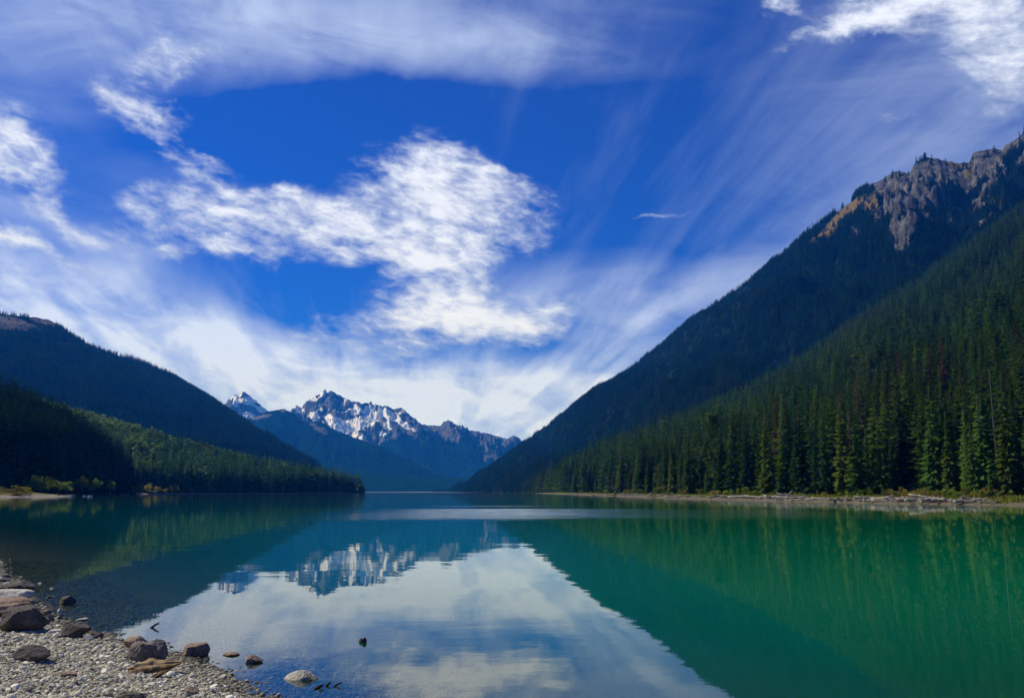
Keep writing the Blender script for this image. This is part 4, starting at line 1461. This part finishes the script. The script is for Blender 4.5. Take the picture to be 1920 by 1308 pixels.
M_SNAG = bark_material('dead_grey_wood', (0.045, 0.038, 0.032), (0.115, 0.10, 0.085))
SNAGS = [snag_mesh(i) for i in range(3)]
for k, (px, off, top, lab) in enumerate([(1176, 20, 850, 'thin bare dead tree near the far end of the wood'), (1287, 26, 812, 'bare grey dead tree left of the large broadleaf tree'), (1398, 27, 785, 'bare grey dead tree between the broadleaf and the olive conifer'),
                                         (1508, 27, 760, 'bare dead trunk right of the olive conifer'), (1706, 38, 745, 'tall bare dead trunk at the back of the black gap'), (1872, 30, 690, 'tallest bare dead trunk near the grassy beach end')]):
    p = r_at_px(px, off)
    z = r_z(off) - .2
    H = height_for(p, z, top)
    o = link('dead_tree', SNAGS[k % 3], (p[0], p[1], z))
    o.scale = (H, H, H)
    o.rotation_euler = (r.uniform(-.04, .04), r.uniform(-.04, .04), r.uniform(0, 6))
    tag(o, lab, 'tree', 'bare dead trees in the wood')

# ---- shrubs and driftwood of the far right beach


def shrub(p, z, w, h, kind, label, group=None):
    return plant('shrub', r.choice(SHRUBS[kind]), STEMS, 'stems', 'foliage', (p[0], p[1], z), (w, w, h), r.uniform(0, 6.28), label, 'shrub', group)


special = {
    (1412, 10.5): ('y', 5.5, 2.6, 'bright yellow green shrub at the wood edge, brightest on the beach'),
    (1238, 13): ('y', 8.0, 5.5, 'tall yellow green shrub in front of the short broadleaf tree'),
    (1200, 12): ('g', 7.5, 4.2, 'rounded green shrub beside the tall yellow green one'),
    (1685, 9): ('r', 4.0, 3.4, 'upright olive shrub at the left end of the long shrub row'),
}
for (sx, off), (kd, w, h, lab) in special.items():
    shrub(r_at_px(sx, off), r_z(off) - 0.1, w, h, kd, lab)
for k in range(17):
    sx = 1700 + k * 9.5 + r.uniform(-3, 3)
    off = r.uniform(8, 11.5)
    shrub(r_at_px(sx, off), r_z(off) - 0.1, r.uniform(2.2, 4.0), r.uniform(1.9, 3.2), r.choice('grr'), 'low olive shrub in the %s of the long row below the black gap' % ('left third' if k < 6 else 'middle' if k < 12 else 'right third'), 'olive shrubs in the row below the black gap')
sx = 1030.0
while sx < 1680:
    off = r.uniform(9, 14)
    p = r_at_px(sx, off)
    w = r.uniform(2.2, 5.0)
    shrub(p, r_z(off) - 0.1, w, w * r.uniform(.45, .85), r.choice('ggyr'), 'small leafy shrub at the foot of the wood, ' + zone(sx, TREE_ZONE), 'small shrubs at the foot of the wood')
    sx += max(7.0, 1684 / p[1] * r.uniform(3.0, 7.5))


def log_mesh(seed, L, R, mat, bend=0.06, roots=False, branch=1, taper=0.45):
    """A driftwood log lying along x, its axis at z = R: bent, tapered, broken stubs, sometimes the root plate."""
    q = random.Random(seed)
    n = 9
    pts, rad = [], []
    ph = q.uniform(0, 6)
    for i in range(n):
        t = i / (n - 1)
        pts.append((L * (t - .5), bend * L * math.sin(3 * t + ph) * .5, R + bend * L * 0.12 * math.sin(5 * t + ph)))
        rad.append(R * (1 - taper * t) * q.uniform(.88, 1.1))
    V, F = tube(pts, rad, 9)
    for k in range(branch):
        t = q.uniform(.3, .9)
        c = np.array([L * (t - .5), 0, R])
        a = q.uniform(0.2, 2.9)
        d = np.array([q.uniform(.2, .8), math.cos(a), abs(math.sin(a)) * .9])
        l = L * q.uniform(.06, .18)
        v, f = tube([c, c + d * l * .5, c + d * l + np.array([0, 0, .05 * l])], [R * .38, R * .25, R * .1], 6)
        F += [tuple(x + len(V) for x in t_) for t_ in f]
        V += v
    if roots:
        c = np.array([-L / 2, 0, R])
        for k in range(8):
            a = 6.283 * k / 8 + q.uniform(-.3, .3)
            d = np.array([-q.uniform(.2, .6), math.cos(a), math.sin(a) * .8])
            l = R * q.uniform(1.6, 3.4)
            v, f = tube([c, c + d * l * .5, c + d * l + np.array([0, q.uniform(-.2, .2) * l, q.uniform(-.1, .2) * l])], [R * .5, R * .3, R * .08], 6)
            F += [tuple(x + len(V) for x in t_) for t_ in f]
            V += v
    V = np.array(V)
    for i, p in enumerate(V):
        V[i] = p + np.array(mnoise.noise_vector(Vector(p * np.array([1.2 / max(R, .05) * .12, 2.0 / R * .5, 2.0 / R * .5])))) * R * 0.12
    return mesh_from('driftwood_log', V, F, mat, True)


LOGS = [log_mesh(i, 1.0 * L, R, M_DRIFT, bend, rt, br) for i, (L, R, bend, rt, br) in enumerate([(8, .34, .05, False, 2), (6, .28, .08, False, 1), (11, .38, .03, True, 2), (5, .34, .1, True, 1), (7, .24, .12, False, 3), (4, .24, .06, False, 0)])]
LOG_RED = log_mesh(50, 6, .25, M_DRIFT_RED, .05, False, 1)
SNAG = log_mesh(51, 3.6, .24, M_DRIFT_DARK, .08, True, 3)
LOG_DARK = log_mesh(52, 5, .2, M_DRIFT_BROWN, .06, False, 2)


def driftlog(me, px, off, rz, label, group=None, sc=1.0, lift=0.0, tilt=0.0):
    p = r_at_px(px, off)
    o = link('driftwood_log', me, (p[0], p[1], r_z(off) - 0.05 + lift))
    o.rotation_euler = (0, tilt, rz)
    o.scale = (sc, sc, sc)
    tag(o, label, 'driftwood', group)
    return o


driftlog(SNAG, 1155, 0.6, 0.4, 'dark upright snag standing at the water edge amid pale logs', sc=1.6, lift=1.2, tilt=-1.25)
driftlog(LOG_RED, 1148, 2.0, 0.3, 'reddish brown log lying against the dark upright snag', sc=1.0, lift=.2)
driftlog(LOGS[0], 1475, 3.5, 2.4, 'short white log propped up steeply, taller of the leaning pair', sc=0.5, lift=.55, tilt=0.7)
driftlog(LOGS[5], 1466, 4.0, 2.5, 'short white log propped up beside the taller leaning one', sc=0.7, lift=.4, tilt=0.6)
driftlog(LOGS[3], 1645, 1.2, 2.7, 'pale thick log slanting down to the water in front of the black gap', sc=1.0, lift=.25, tilt=0.12)
driftlog(LOGS[2], 1752, 3.2, 2.6, 'white root plate of a big log sticking up below the shrub row', sc=0.8, lift=.25, tilt=-0.18)
driftlog(LOG_DARK, 1822, 3.0, 0.2, 'grey brown log in the tangle of roots near the grassy beach end', sc=1.0, lift=.2)
driftlog(SNAG, 1908, 2.5, 1.0, 'small dark stump on the grassy end of the far beach', sc=0.5, lift=.1, tilt=-0.9)
LOG_LOOK = ['thick bleached log with stubs', 'plain bleached log', 'long bleached log with its root plate', 'short curved log with roots', 'slim crooked branchy log', 'short smooth stick of driftwood']
LOG_ZONE = [(1130, 'before the dark snag'), (1250, 'between the snag and the tall yellow green shrub'), (1400, 'below the large broadleaf tree'), (1500, 'around the leaning white pair'),
            (1600, 'below the yellowish conifer'), (1690, 'below the black gap'), (1780, 'left of the raised root plate'), (1850, 'below the shrub row'), (2000, 'by the grassy beach end')]


def heap(n, lo, hi, olo, ohi, slo, shi):
    for k in range(n):
        q = lo + (hi - lo) * (k + r.random()) / n
        j = r.randrange(len(LOGS))
        w = zone(q, LOG_ZONE)
        driftlog(LOGS[j], q, r.uniform(olo, ohi), r.gauss(-.2, .35) + (0 if r.random() < .8 else 1.3), '%s %s' % (LOG_LOOK[j], w), 'driftwood on the far beach ' + w, r.uniform(slo, shi), r.uniform(0, .3), r.gauss(0, .06))


heap(56, 1065, 1500, 1.2, 6.5, .4, .8)
heap(80, 1480, 1860, 1.0, 5.5, .3, .75)
heap(80, 1300, 1870, 0.7, 6.0, .15, .35)

# ---- grass of the far beaches: too many blades to count
gb = MB()
for k in range(5200):
    q = r.uniform(1500, 1960) if r.random() < .75 else r.uniform(1040, 1500)
    off = r.uniform(5, 14) if q < 1840 else r.uniform(1.5, 14)
    p = r_at_px(q, off)
    z = r_z(off) - 0.05
    h = r.uniform(.25, .8)
    a = r.uniform(0, 6.28)
    w = .14
    jx, jy = p[0] + r.uniform(-1, 1), p[1] + r.uniform(-1, 1)
    gb.tri((jx - w * math.cos(a), jy - w * math.sin(a), z), (jx + w * math.cos(a), jy + w * math.sin(a), z), (jx + r.uniform(-.2, .2), jy + r.uniform(-.2, .2), z + h))
M_GRASS = leaf_material('beach_grass_blades', [(0.0, (0.17, 0.18, 0.03)), (1.0, (0.17, 0.18, 0.03))], transl=0.35, fine=0.3)
tag(link('beach_grass', gb.mesh('beach_grass', M_GRASS)), 'yellow green grass growing between driftwood and wood on the far beach', 'grass', kind='stuff')

# ---- left shore: shrubs, logs, stones, single trees


def left_plane(px, y):
    return np.array([(px - 960) / 1684.0 * y, y])


for (px, y, w, h, kd, lab) in [
        (15, 372, 12, 6.5, 'r', 'rusty olive shrub at the far left above the pale gravel spit'), (45, 378, 10, 6.0, 'r', 'brownish rounded shrub nearest the tip of the pale gravel spit'),
        (75, 425, 16, 9.0, 'g', 'large green shrub with sloping top behind the gravel spit'), (105, 432, 15, 6.0, 'g', 'low green shrub sloping down to the water beside the large one'),
        (148, 500, 9, 9, 'r', 'yellowish shrub high on the dark bank'), (178, 520, 9, 10, 'g', 'green shrub on the dark bank with black wood behind'),
        (208, 560, 6, 8, 'g', 'narrow green shrub leaning to the water on the dark bank'),
        (262, 745, 12, 9, 'r', 'rusty shrub at the start of the shrub line under the sunlit hill'), (280, 770, 14, 8, 'r', 'broad rusty shrub in the middle of the shrub line under the sunlit hill'),
        (305, 790, 13, 6, 'r', 'low orange brown shrub under the sunlit hill'), (328, 800, 9, 9, 'r', 'round yellowish shrub at the end of the shrub line under the sunlit hill'),
        (360, 850, 6, 6, 'g', 'small pale shrub alone at the foot of the dark lakeside conifers')]:
    p = left_plane(px, y - (6 if y < 450 else 14))
    shrub(p, 0.4 if y < 400 else 2.6 if y < 600 else 1.2, w, h * (1.0 if y < 400 else 1.25), kd, lab)
for k in range(14):
    px = 440 + k * 13 + r.uniform(-4, 4)
    y = np.interp(px, [440, 600], [925, 1110]) + 4
    shrub(left_plane(px, y), 0.5, r.uniform(5, 9), r.uniform(3, 5), r.choice('rrg'), 'small tan shrub at the waterline ' + ('of the outer lake point' if k > 8 else 'of the middle lake point' if k > 4 else 'where the lake point begins'), 'tan shrubs on the lake point shore')
for k in range(9):
    shrub(left_plane(r.uniform(-60, 40), r.uniform(352, 385)), 0.6, r.uniform(3, 6), r.uniform(1.5, 3), 'r', 'low yellowish shrub on the pale gravel spit', 'low shrubs on the gravel spit')


def plain_log(me, x, y, z, rz, sc, label, group=None, tilt=0.0):
    o = link('driftwood_log', me, (x, y, z))
    o.rotation_euler = (0, tilt, rz)
    o.scale = (sc,) * 3
    tag(o, label, 'driftwood', group)


for k in range(15):
    px = r.uniform(5, 138)
    y = np.interp(px, [0, 60, 140], [346, 372, 400]) + r.uniform(0, 5)
    p = left_plane(px, y)
    j = r.randrange(len(LOGS))
    plain_log(LOGS[j], p[0], p[1], 0.12 + r.uniform(0, .25), r.uniform(-.6, .6), r.uniform(.6, 1.1), LOG_LOOK[j] + (' near the tip of' if px > 80 else ' on') + ' the pale gravel spit', 'logs on the gravel spit')
p = left_plane(229, 660)
plain_log(LOGS[4], p[0] + 2, p[1], 0.15, .3, 1.0, 'single white log at the waterline under the dark bank', tilt=-.15)
p = left_plane(395, 880)
plain_log(LOGS[1], p[0], p[1], 0.1, .1, 1.1, 'thin pale log on the shore under the green hill')
p = left_plane(272, 480)
plain_log(LOG_DARK, p[0], p[1], -0.1, .1, 0.9, 'dark half sunk log in the water below the rusty shrubs')

# single conifers of the left shore
for k in range(34):
    px = r.uniform(-40, 235)
    y = np.interp(px, [-40, 0, 130, 235], [360, 400, 480, 735]) + r.uniform(42, 85)
    p = left_plane(px, y)
    conifer((p[0], p[1], 1.5 + 0.1 * max(0, y - np.interp(px, [-40, 0, 130, 235], [360, 400, 480, 735]))), r.uniform(16, 27), r.choice(CROWNS), 'nearly black conifer at the foot of the dark hill, ' + ('above the gravel spit' if px < 60 else 'behind the large green shrub' if px < 130 else 'behind the bank shrubs' if px < 185 else 'by the narrow leaning shrub'), 'conifers at the foot of the dark hill', r.uniform(.9, 1.2))
for k in range(46):
    px = 330 + 345 * (k + r.random()) / 46
    y = np.interp(px, [330, 440, 600, 672], [800, 925, 1105, 1225]) + r.uniform(12, 26)
    p = left_plane(px, y)
    conifer((p[0], p[1], 1.0), (r.uniform(24, 31) if k % 2 else r.uniform(15, 20)) * (1.0 if px < 655 else .75), r.choice(CROWNS), ('tall' if k % 2 else 'lower') + ' dark lakeside conifer ' + ('right of the rusty shrub line' if px < 420 else 'in the middle of the low wooded point' if px < 560 else 'near the end of the low wooded point' if px < 640 else 'at the very tip of the low wooded point'), 'conifers along the lake point', r.uniform(.9, 1.2))
for (px, y, H, lab) in [(258, 785, 36, 'tallest pale green broadleaf tree of the pair beside the dark hill'), (284, 795, 27, 'shorter pale green broadleaf tree of the pair beside the dark hill')]:
    p = left_plane(px, y)
    plant('broadleaf_tree', BROADS[2], TRUNK, 'trunk', 'crown', (p[0], p[1], 10), (H * .9, H * .9, H), 1.0, lab, 'tree')

# ------------------------------------------------------------------ foreground stones and wood


def rock_mesh(seed, mat, planes=11, rough=0.05, sub=4, flat=0.0):
    """Angular unit boulder: a sphere cut back by random planes, edges a little worn."""
    q = random.Random(seed)
    bm = bmesh.new()
    bmesh.ops.create_icosphere(bm, subdivisions=sub, radius=1.0)
    pl = []
    for i in range(planes):
        n = Vector((q.gauss(0, 1), q.gauss(0, 1), q.gauss(0, 1))).normalized()
        pl.append((n, q.uniform(.62, .92)))
    if flat:
        pl.append((Vector((q.uniform(-.2, .2), q.uniform(-.2, .2), 1)).normalized(), flat))
    off = Vector((q.uniform(0, 50), q.uniform(0, 50), q.uniform(0, 50)))
    for v in bm.verts:
        d = v.co.normalized()
        rr = 1.05
        for n, h in pl:
            c = n.dot(d)
            if c > 1e-3:
                rr = min(rr, h / c)
        rr *= 1 + rough * (mnoise.fractal(d * 2.2 + off, 1.0, 2.0, 4) + .5 * mnoise.fractal(d * 7 + off, 1.0, 2.0, 3))
        v.co = d * rr
    me = bpy.data.meshes.new('stone')
    bm.to_mesh(me)
    bm.free()
    me.materials.append(mat)
    for p in me.polygons:
        p.use_smooth = False
    return me


def stone(px0, px1, py0, py1, mat, label, seed, rot=(0, 0, 0), depth=0.8, planes=11, water=False, sink=0.22, flat=0.0, name='boulder', cat='boulder', group=None):
    """A stone that fills the photograph box px0..px1 x py0..py1, resting on the beach or standing in the water."""
    cx = (px0 + px1) / 2
    base = ground(cx, py1) if water else hit(cx, py1)
    dist = math.sqrt(base[0] ** 2 + base[1] ** 2 + (CAM_H - base[2]) ** 2)
    k = dist / FPX * 0.985
    w, h = (px1 - px0) * k, (py1 - py0) * k
    dep = w * depth
    # seen a little from above: the top face takes part of the height
    down = (CAM_H - base[2]) / dist
    hz = max(h - dep * down * 0.55, h * 0.45)
    me = rock_mesh(seed, mat, planes, flat=flat)
    co = np.zeros(len(me.vertices) * 3, np.float32)
    me.vertices.foreach_get('co', co)
    co = co.reshape(-1, 3)
    R = np.array(Matrix.Rotation(rot[2], 3, 'Z') @ Matrix.Rotation(rot[1], 3, 'Y') @ Matrix.Rotation(rot[0], 3, 'X'))
    co = co @ R.T
    lo, hi = co.min(0), co.max(0)
    co = (co - (lo + hi) / 2) / (hi - lo)
    full = hz / (1 - sink) if not water else hz * 1.7
    co = co * np.array([w, dep, full])
    me.vertices.foreach_set('co', co.astype(np.float32).ravel())
    me.update()
    o = link(name, me, (base[0], base[1] + dep * .42, base[2] + hz - full / 2))
    tag(o, label, cat, group)
    return o


stone(-4, 68, 1141, 1184, M_ROCK_DARK, 'biggest dark wedge shaped boulder on the gravel at the left edge', 5, depth=.8, planes=8)
stone(-30, 44, 1124, 1148, M_ROCK_BROWN, 'upper tilted brown slab behind the biggest dark boulder', 12, rot=(0, -.3, 0), depth=.8, planes=7, flat=.4)
stone(-30, 40, 1134, 1158, M_ROCK_BROWN, 'lower tilted brown slab leaning on the biggest dark boulder', 13, rot=(0, -.35, 0), depth=.6, planes=7, flat=.4)
stone(-30, 41, 1107, 1128, M_ROCK_PALE, 'pale flat topped slab at the waterline behind the tilted brown slabs', 14, depth=.8, planes=8, flat=.5)
stone(15, 51, 1091, 1108, M_ROCK_GREY, 'grey rounded rock at the waterline behind the pale slab', 15, depth=.9, planes=9)
stone(-25, 28, 1097, 1114, M_ROCK_DARK, 'dark low rock between the pale slab and the grey rounded rock', 16, depth=.8)
stone(-20, 9, 1075, 1083, M_ROCK_GREY, 'farthest small rock at the left edge in the water', 17, water=True)
stone(-15, 11, 1085, 1093, M_ROCK_GREY, 'small grey rock in the water behind the grey rounded rock', 18, water=True)
stone(106, 135, 1118, 1132, M_ROCK_DARK, 'dark rock standing alone in the shallow water', 19, water=True, rot=(0, .2, 0))
stone(106, 115, 1141, 1149, M_ROCK_PALE, 'small white stone in the shallow water in front of the dark rock', 20, water=True, name='stone', cat='stone')
stone(143, 162, 1158, 1163, M_ROCK_WETPALE, 'flat pale stone just breaking the shallow water', 21, water=True, name='stone', cat='stone')
stone(78, 92, 1144, 1156, M_ROCK_GREY, 'upper round stone of the small heap beside the biggest boulder', 22, name='stone', cat='stone')
stone(82, 97, 1153, 1165, M_ROCK_GREY, 'lower round stone of the small heap beside the biggest boulder', 23, name='stone', cat='stone')
stone(76, 90, 1160, 1170, M_ROCK_DARK, 'small dark stone under the small heap of stones', 24, name='stone', cat='stone')
stone(85, 111, 1180, 1188, M_ROCK_PALE, 'flat pale stone lying left of the mossy dark boulder', 25, flat=.4, name='stone', cat='stone')
stone(109, 155, 1172, 1196, M_ROCK_DARK, 'mossy dark boulder at the water edge with pale stone beside it', 26, depth=.9, planes=8)
stone(165, 187, 1186, 1197, M_ROCK_DARK, 'small dark rock at the water edge next to the mossy boulder', 27)
stone(154, 170, 1191, 1201, M_ROCK_PALE, 'small pale stone between the two dark rocks at the water edge', 28, name='stone', cat='stone')
stone(8, 76, 1213, 1240, M_ROCK_DARK, 'low dark boulder lying by itself on the gravel', 29, depth=.7, planes=8)
stone(229, 266, 1195, 1216, M_ROCK_BROWN, 'reddish tilted slab behind the cracked grey boulders', 30, rot=(0, .5, 0), planes=7)
stone(236, 284, 1206, 1240, M_ROCK_GREY, 'big brownish grey boulder, wider half of the touching pair', 31, depth=.8, planes=8)
stone(272, 304, 1203, 1240, M_ROCK_GREY, 'upright grey boulder, narrower half of the touching pair', 32, depth=.9, planes=9)
stone(338, 384, 1206, 1231, M_ROCK_BROWN, 'brown block of rock at the water edge with its reflection', 33, depth=.7, planes=9, flat=.6)
stone(416, 445, 1222, 1229, M_ROCK_BROWN, 'small flat brown stone in the water', 34, water=True, name='stone', cat='stone')
stone(456, 489, 1228, 1242, M_ROCK_BROWN, 'brown mossy rock in the water in front of the small flat one', 35, water=True)
stone(530, 594, 1257, 1275, M_ROCK_WETPALE, 'long pale rock with algae stain lying in the water', 38, water=True, depth=.5, planes=9)
stone(672, 679, 1196, 1203, M_ROCK_GREY, 'smaller left one of two tiny stones far out in the water', 37, water=True, name='stone', cat='stone')
stone(679, 687, 1195, 1204, M_ROCK_DARK, 'larger dark one of two tiny stones far out in the water', 36, water=True, name='stone', cat='stone')
stone(210, 262, 1300, 1322, M_ROCK_DARK, 'dark rock cut by the bottom edge of the picture', 39)
stone(342, 368, 1288, 1302, M_ROCK_BROWN, 'tan half buried stone on the gravel near the bottom edge', 40, sink=.5, name='stone', cat='stone')
stone(108, 136, 1261, 1270, M_ROCK_BROWN, 'reddish flat stone sunk in the gravel', 41, sink=.5, flat=.4, name='stone', cat='stone')
for (a, b_) in ((40, 929), (36, 930)):
    pass
for (px, py, s, lab) in ((132, 930.5, 1.2, 'pale rock in the water just off the gravel spit tip'), (158, 930, .7, 'smaller of two pale rocks in the water beyond the spit'), (168, 931, 1.3, 'larger of two pale rocks in the water beyond the spit')):
    p = ground(px, py)
    o = link('stone', rock_mesh(70 + px, M_ROCK_PALE, sub=3), (p[0], p[1], 0.1))
    o.scale = (s, s * .7, s * .45)
    tag(o, lab, 'stone')

# the split piece of driftwood on the gravel


def splinter(L, R, seed, mat, n=14):
    q = random.Random(seed)
    V, F = [], []
    m = 20
    for i in range(n):
        t = i / (n - 1)
        w = R * (0.25 + 0.95 * math.sin(math.pi * min(1, t * .9 + .12)) ** .7) * (1 - .45 * t)
        for k in range(m):
            a = 2 * math.pi * k / m
            groove = 1 + .42 * math.sin(a * 5 + 1.3 * math.sin(t * 4)) * (0.7 + .3 * math.sin(t * 9 + k)) + .18 * q.uniform(-1, 1)
            V.append((L * (t - .5) + R * .6 * mnoise.noise(Vector((k * 1.7, seed, 0))) * (1 if i in (0, n - 1) else .2), w * 1.25 * math.cos(a) * groove + .06 * L * math.sin(t * 3), w * .62 * math.sin(a) * groove + .10 * L * t * t))
    for i in range(n - 1):
        for k in range(m):
            j = (k + 1) % m
            F += [(i * m + k, i * m + j, (i + 1) * m + j), (i * m + k, (i + 1) * m + j, (i + 1) * m + k)]
    for i, sgn in ((0, 1), (n - 1, -1)):
        c = len(V)
        V.append(tuple(np.mean(np.array(V[i * m:(i + 1) * m]), axis=0)))
        for k in range(m):
            j = (k + 1) % m
            F.append((c, i * m + j, i * m + k) if sgn > 0 else (c, i * m + k, i * m + j))
    return mesh_from('driftwood_piece', V, F, mat, False)


p = hit(290, 1262)
o = link('driftwood_piece', splinter(.58, .12, 3, M_DRIFT_BROWN), (p[0], p[1], p[2] + .045))
o.rotation_euler = (0.1, -.03, .3)
tag(o, 'brown split piece of driftwood lying on the gravel', 'driftwood')
p = hit(298, 1270)
o = link('driftwood_piece', splinter(.22, .035, 4, M_DRIFT_BROWN), (p[0], p[1], p[2] + .03))
o.rotation_euler = (0, -.2, .9)
tag(o, 'short broken brown stick beside the split driftwood piece', 'driftwood')

# thin sticks poking out of the shallows, each making an arrow with its reflection


def stick(px, py, dx, up, rad, label, seed):
    p = ground(px, py)
    d = np.linalg.norm(p)
    k = d / FPX
    q = random.Random(seed)
    pts = [(-.3 * dx * k, 0, -.3 * up * k), (0, 0, 0), (.5 * dx * k, .02, .55 * up * k), (dx * k, .03, up * k)]
    V, F = tube(pts, [rad * k, rad * 1.15 * k, rad * 1.0 * k, rad * .3 * k], 7)
    if q.random() < .6:
        c = np.array(pts[2])
        v, f = tube([c, c + np.array([.35 * dx * k, -.02, .12 * up * k]), c + np.array([.6 * dx * k, 0, .1 * up * k])], [rad * .5 * k, rad * .4 * k, rad * .15 * k], 6)
        F += [tuple(x + len(V) for x in t) for t in f]
        V += v
    o = link('stick', mesh_from('stick', V, F, M_DRIFT_DARK, True), (p[0], p[1], 0))
    tag(o, label, 'stick')


stick(284, 1176, 12, 8.5, 1.8, 'dark stick poking from the water behind the touching grey boulders', 1)
stick(593, 1290, 13, 6, 2.8, 'thick dark stick end, first of three in the water by the long pale rock', 2)
stick(612, 1285, 7, 6.5, 2.2, 'short dark stick, middle of three in the water by the long pale rock', 3)
stick(627, 1286, 12, 6.5, 1.7, 'thin dark forked stick, last of three in the water by the long pale rock', 4)

# ---- pebbles: too many to count
M_PEB, pb, pout = material('beach_pebbles')
oi = pb.new('ShaderNodeObjectInfo')
pcol = pb.ramp(oi.outputs['Random'], [(0.0, (0.10, 0.088, 0.058)), (0.2, (0.22, 0.20, 0.125)), (0.55, (0.42, 0.39, 0.27)), (0.85, (0.60, 0.56, 0.41)), (1.0, (0.84, 0.80, 0.65))])
pz = pb.new('ShaderNodeSeparateXYZ')
pb.l.new(pb.pos(), pz.inputs[0])
pwet = pb.math('SUBTRACT', 1.0, pb.sstep(pz.outputs[2], 0.0, 0.05))
pcol = pb.mix(pwet, pcol, pb.mix(1.0, pcol, (0.30, 0.29, 0.28), 'MULTIPLY'))
principled(pb, pout, pcol, 0.8, 0.3)
PEBS = [rock_mesh(200 + i, M_PEB, planes=7, rough=.04, sub=2) for i in range(6)]
C_PEB = template('pebble_kind', PEBS)
rg = np.random.default_rng(77)
N = 420000
yy = 6 + 24 * rg.random(N) ** 1.25
xx = -0.66 * yy + rg.random(N) * (0.66 * yy + 1.0)
dd = shore_dist(xx, yy) * LAND
keep = (dd > -2.2) & ((dd > -.15) | (rg.random(N) < .45))
xx, yy, dd = xx[keep], yy[keep], dd[keep]
zz = beach_z(xx, yy)
sz = np.clip(rg.lognormal(math.log(.0096), .52, len(xx)), .007, .06)
scatter('gravel', np.column_stack([xx, yy, zz + sz * .1]), rg.uniform(0, 6.28, (len(xx), 3)) * np.array([.08, .08, 1]), np.column_stack([sz * rg.uniform(.9, 1.4, len(sz)), sz, sz * rg.uniform(.45, .8, len(sz))]), rg.integers(0, 6, len(sz)), C_PEB,
        'grey and beige pebbles covering the near shore', 'gravel')

# ------------------------------------------------------------------ haze
HZ = (-4300, 4300, -300, 10600, -8.5, 1230)
hv = [(x, y, z) for x in HZ[0:2] for y in HZ[2:4] for z in HZ[4:6]]
hf = [(0, 1, 3, 2), (4, 6, 7, 5), (0, 4, 5, 1), (2, 3, 7, 6), (0, 2, 6, 4), (1, 5, 7, 3)]
mh, hb, hout = material('mountain_air')
pv = hb.new('ShaderNodeVolumePrincipled')
pv.inputs['Color'].default_value = (0.02, 0.25, 1.0, 1)
pv.inputs['Absorption Color'].default_value = (1, 1, 1, 1)
pv.inputs['Density'].default_value = 7.5e-5
pv.inputs['Anisotropy'].default_value = 0.0
hb.l.new(pv.outputs[0], hout.inputs['Volume'])
HAZE = link('haze', mesh_from('haze', hv, hf, mh))
tag(HAZE, kind='stuff')
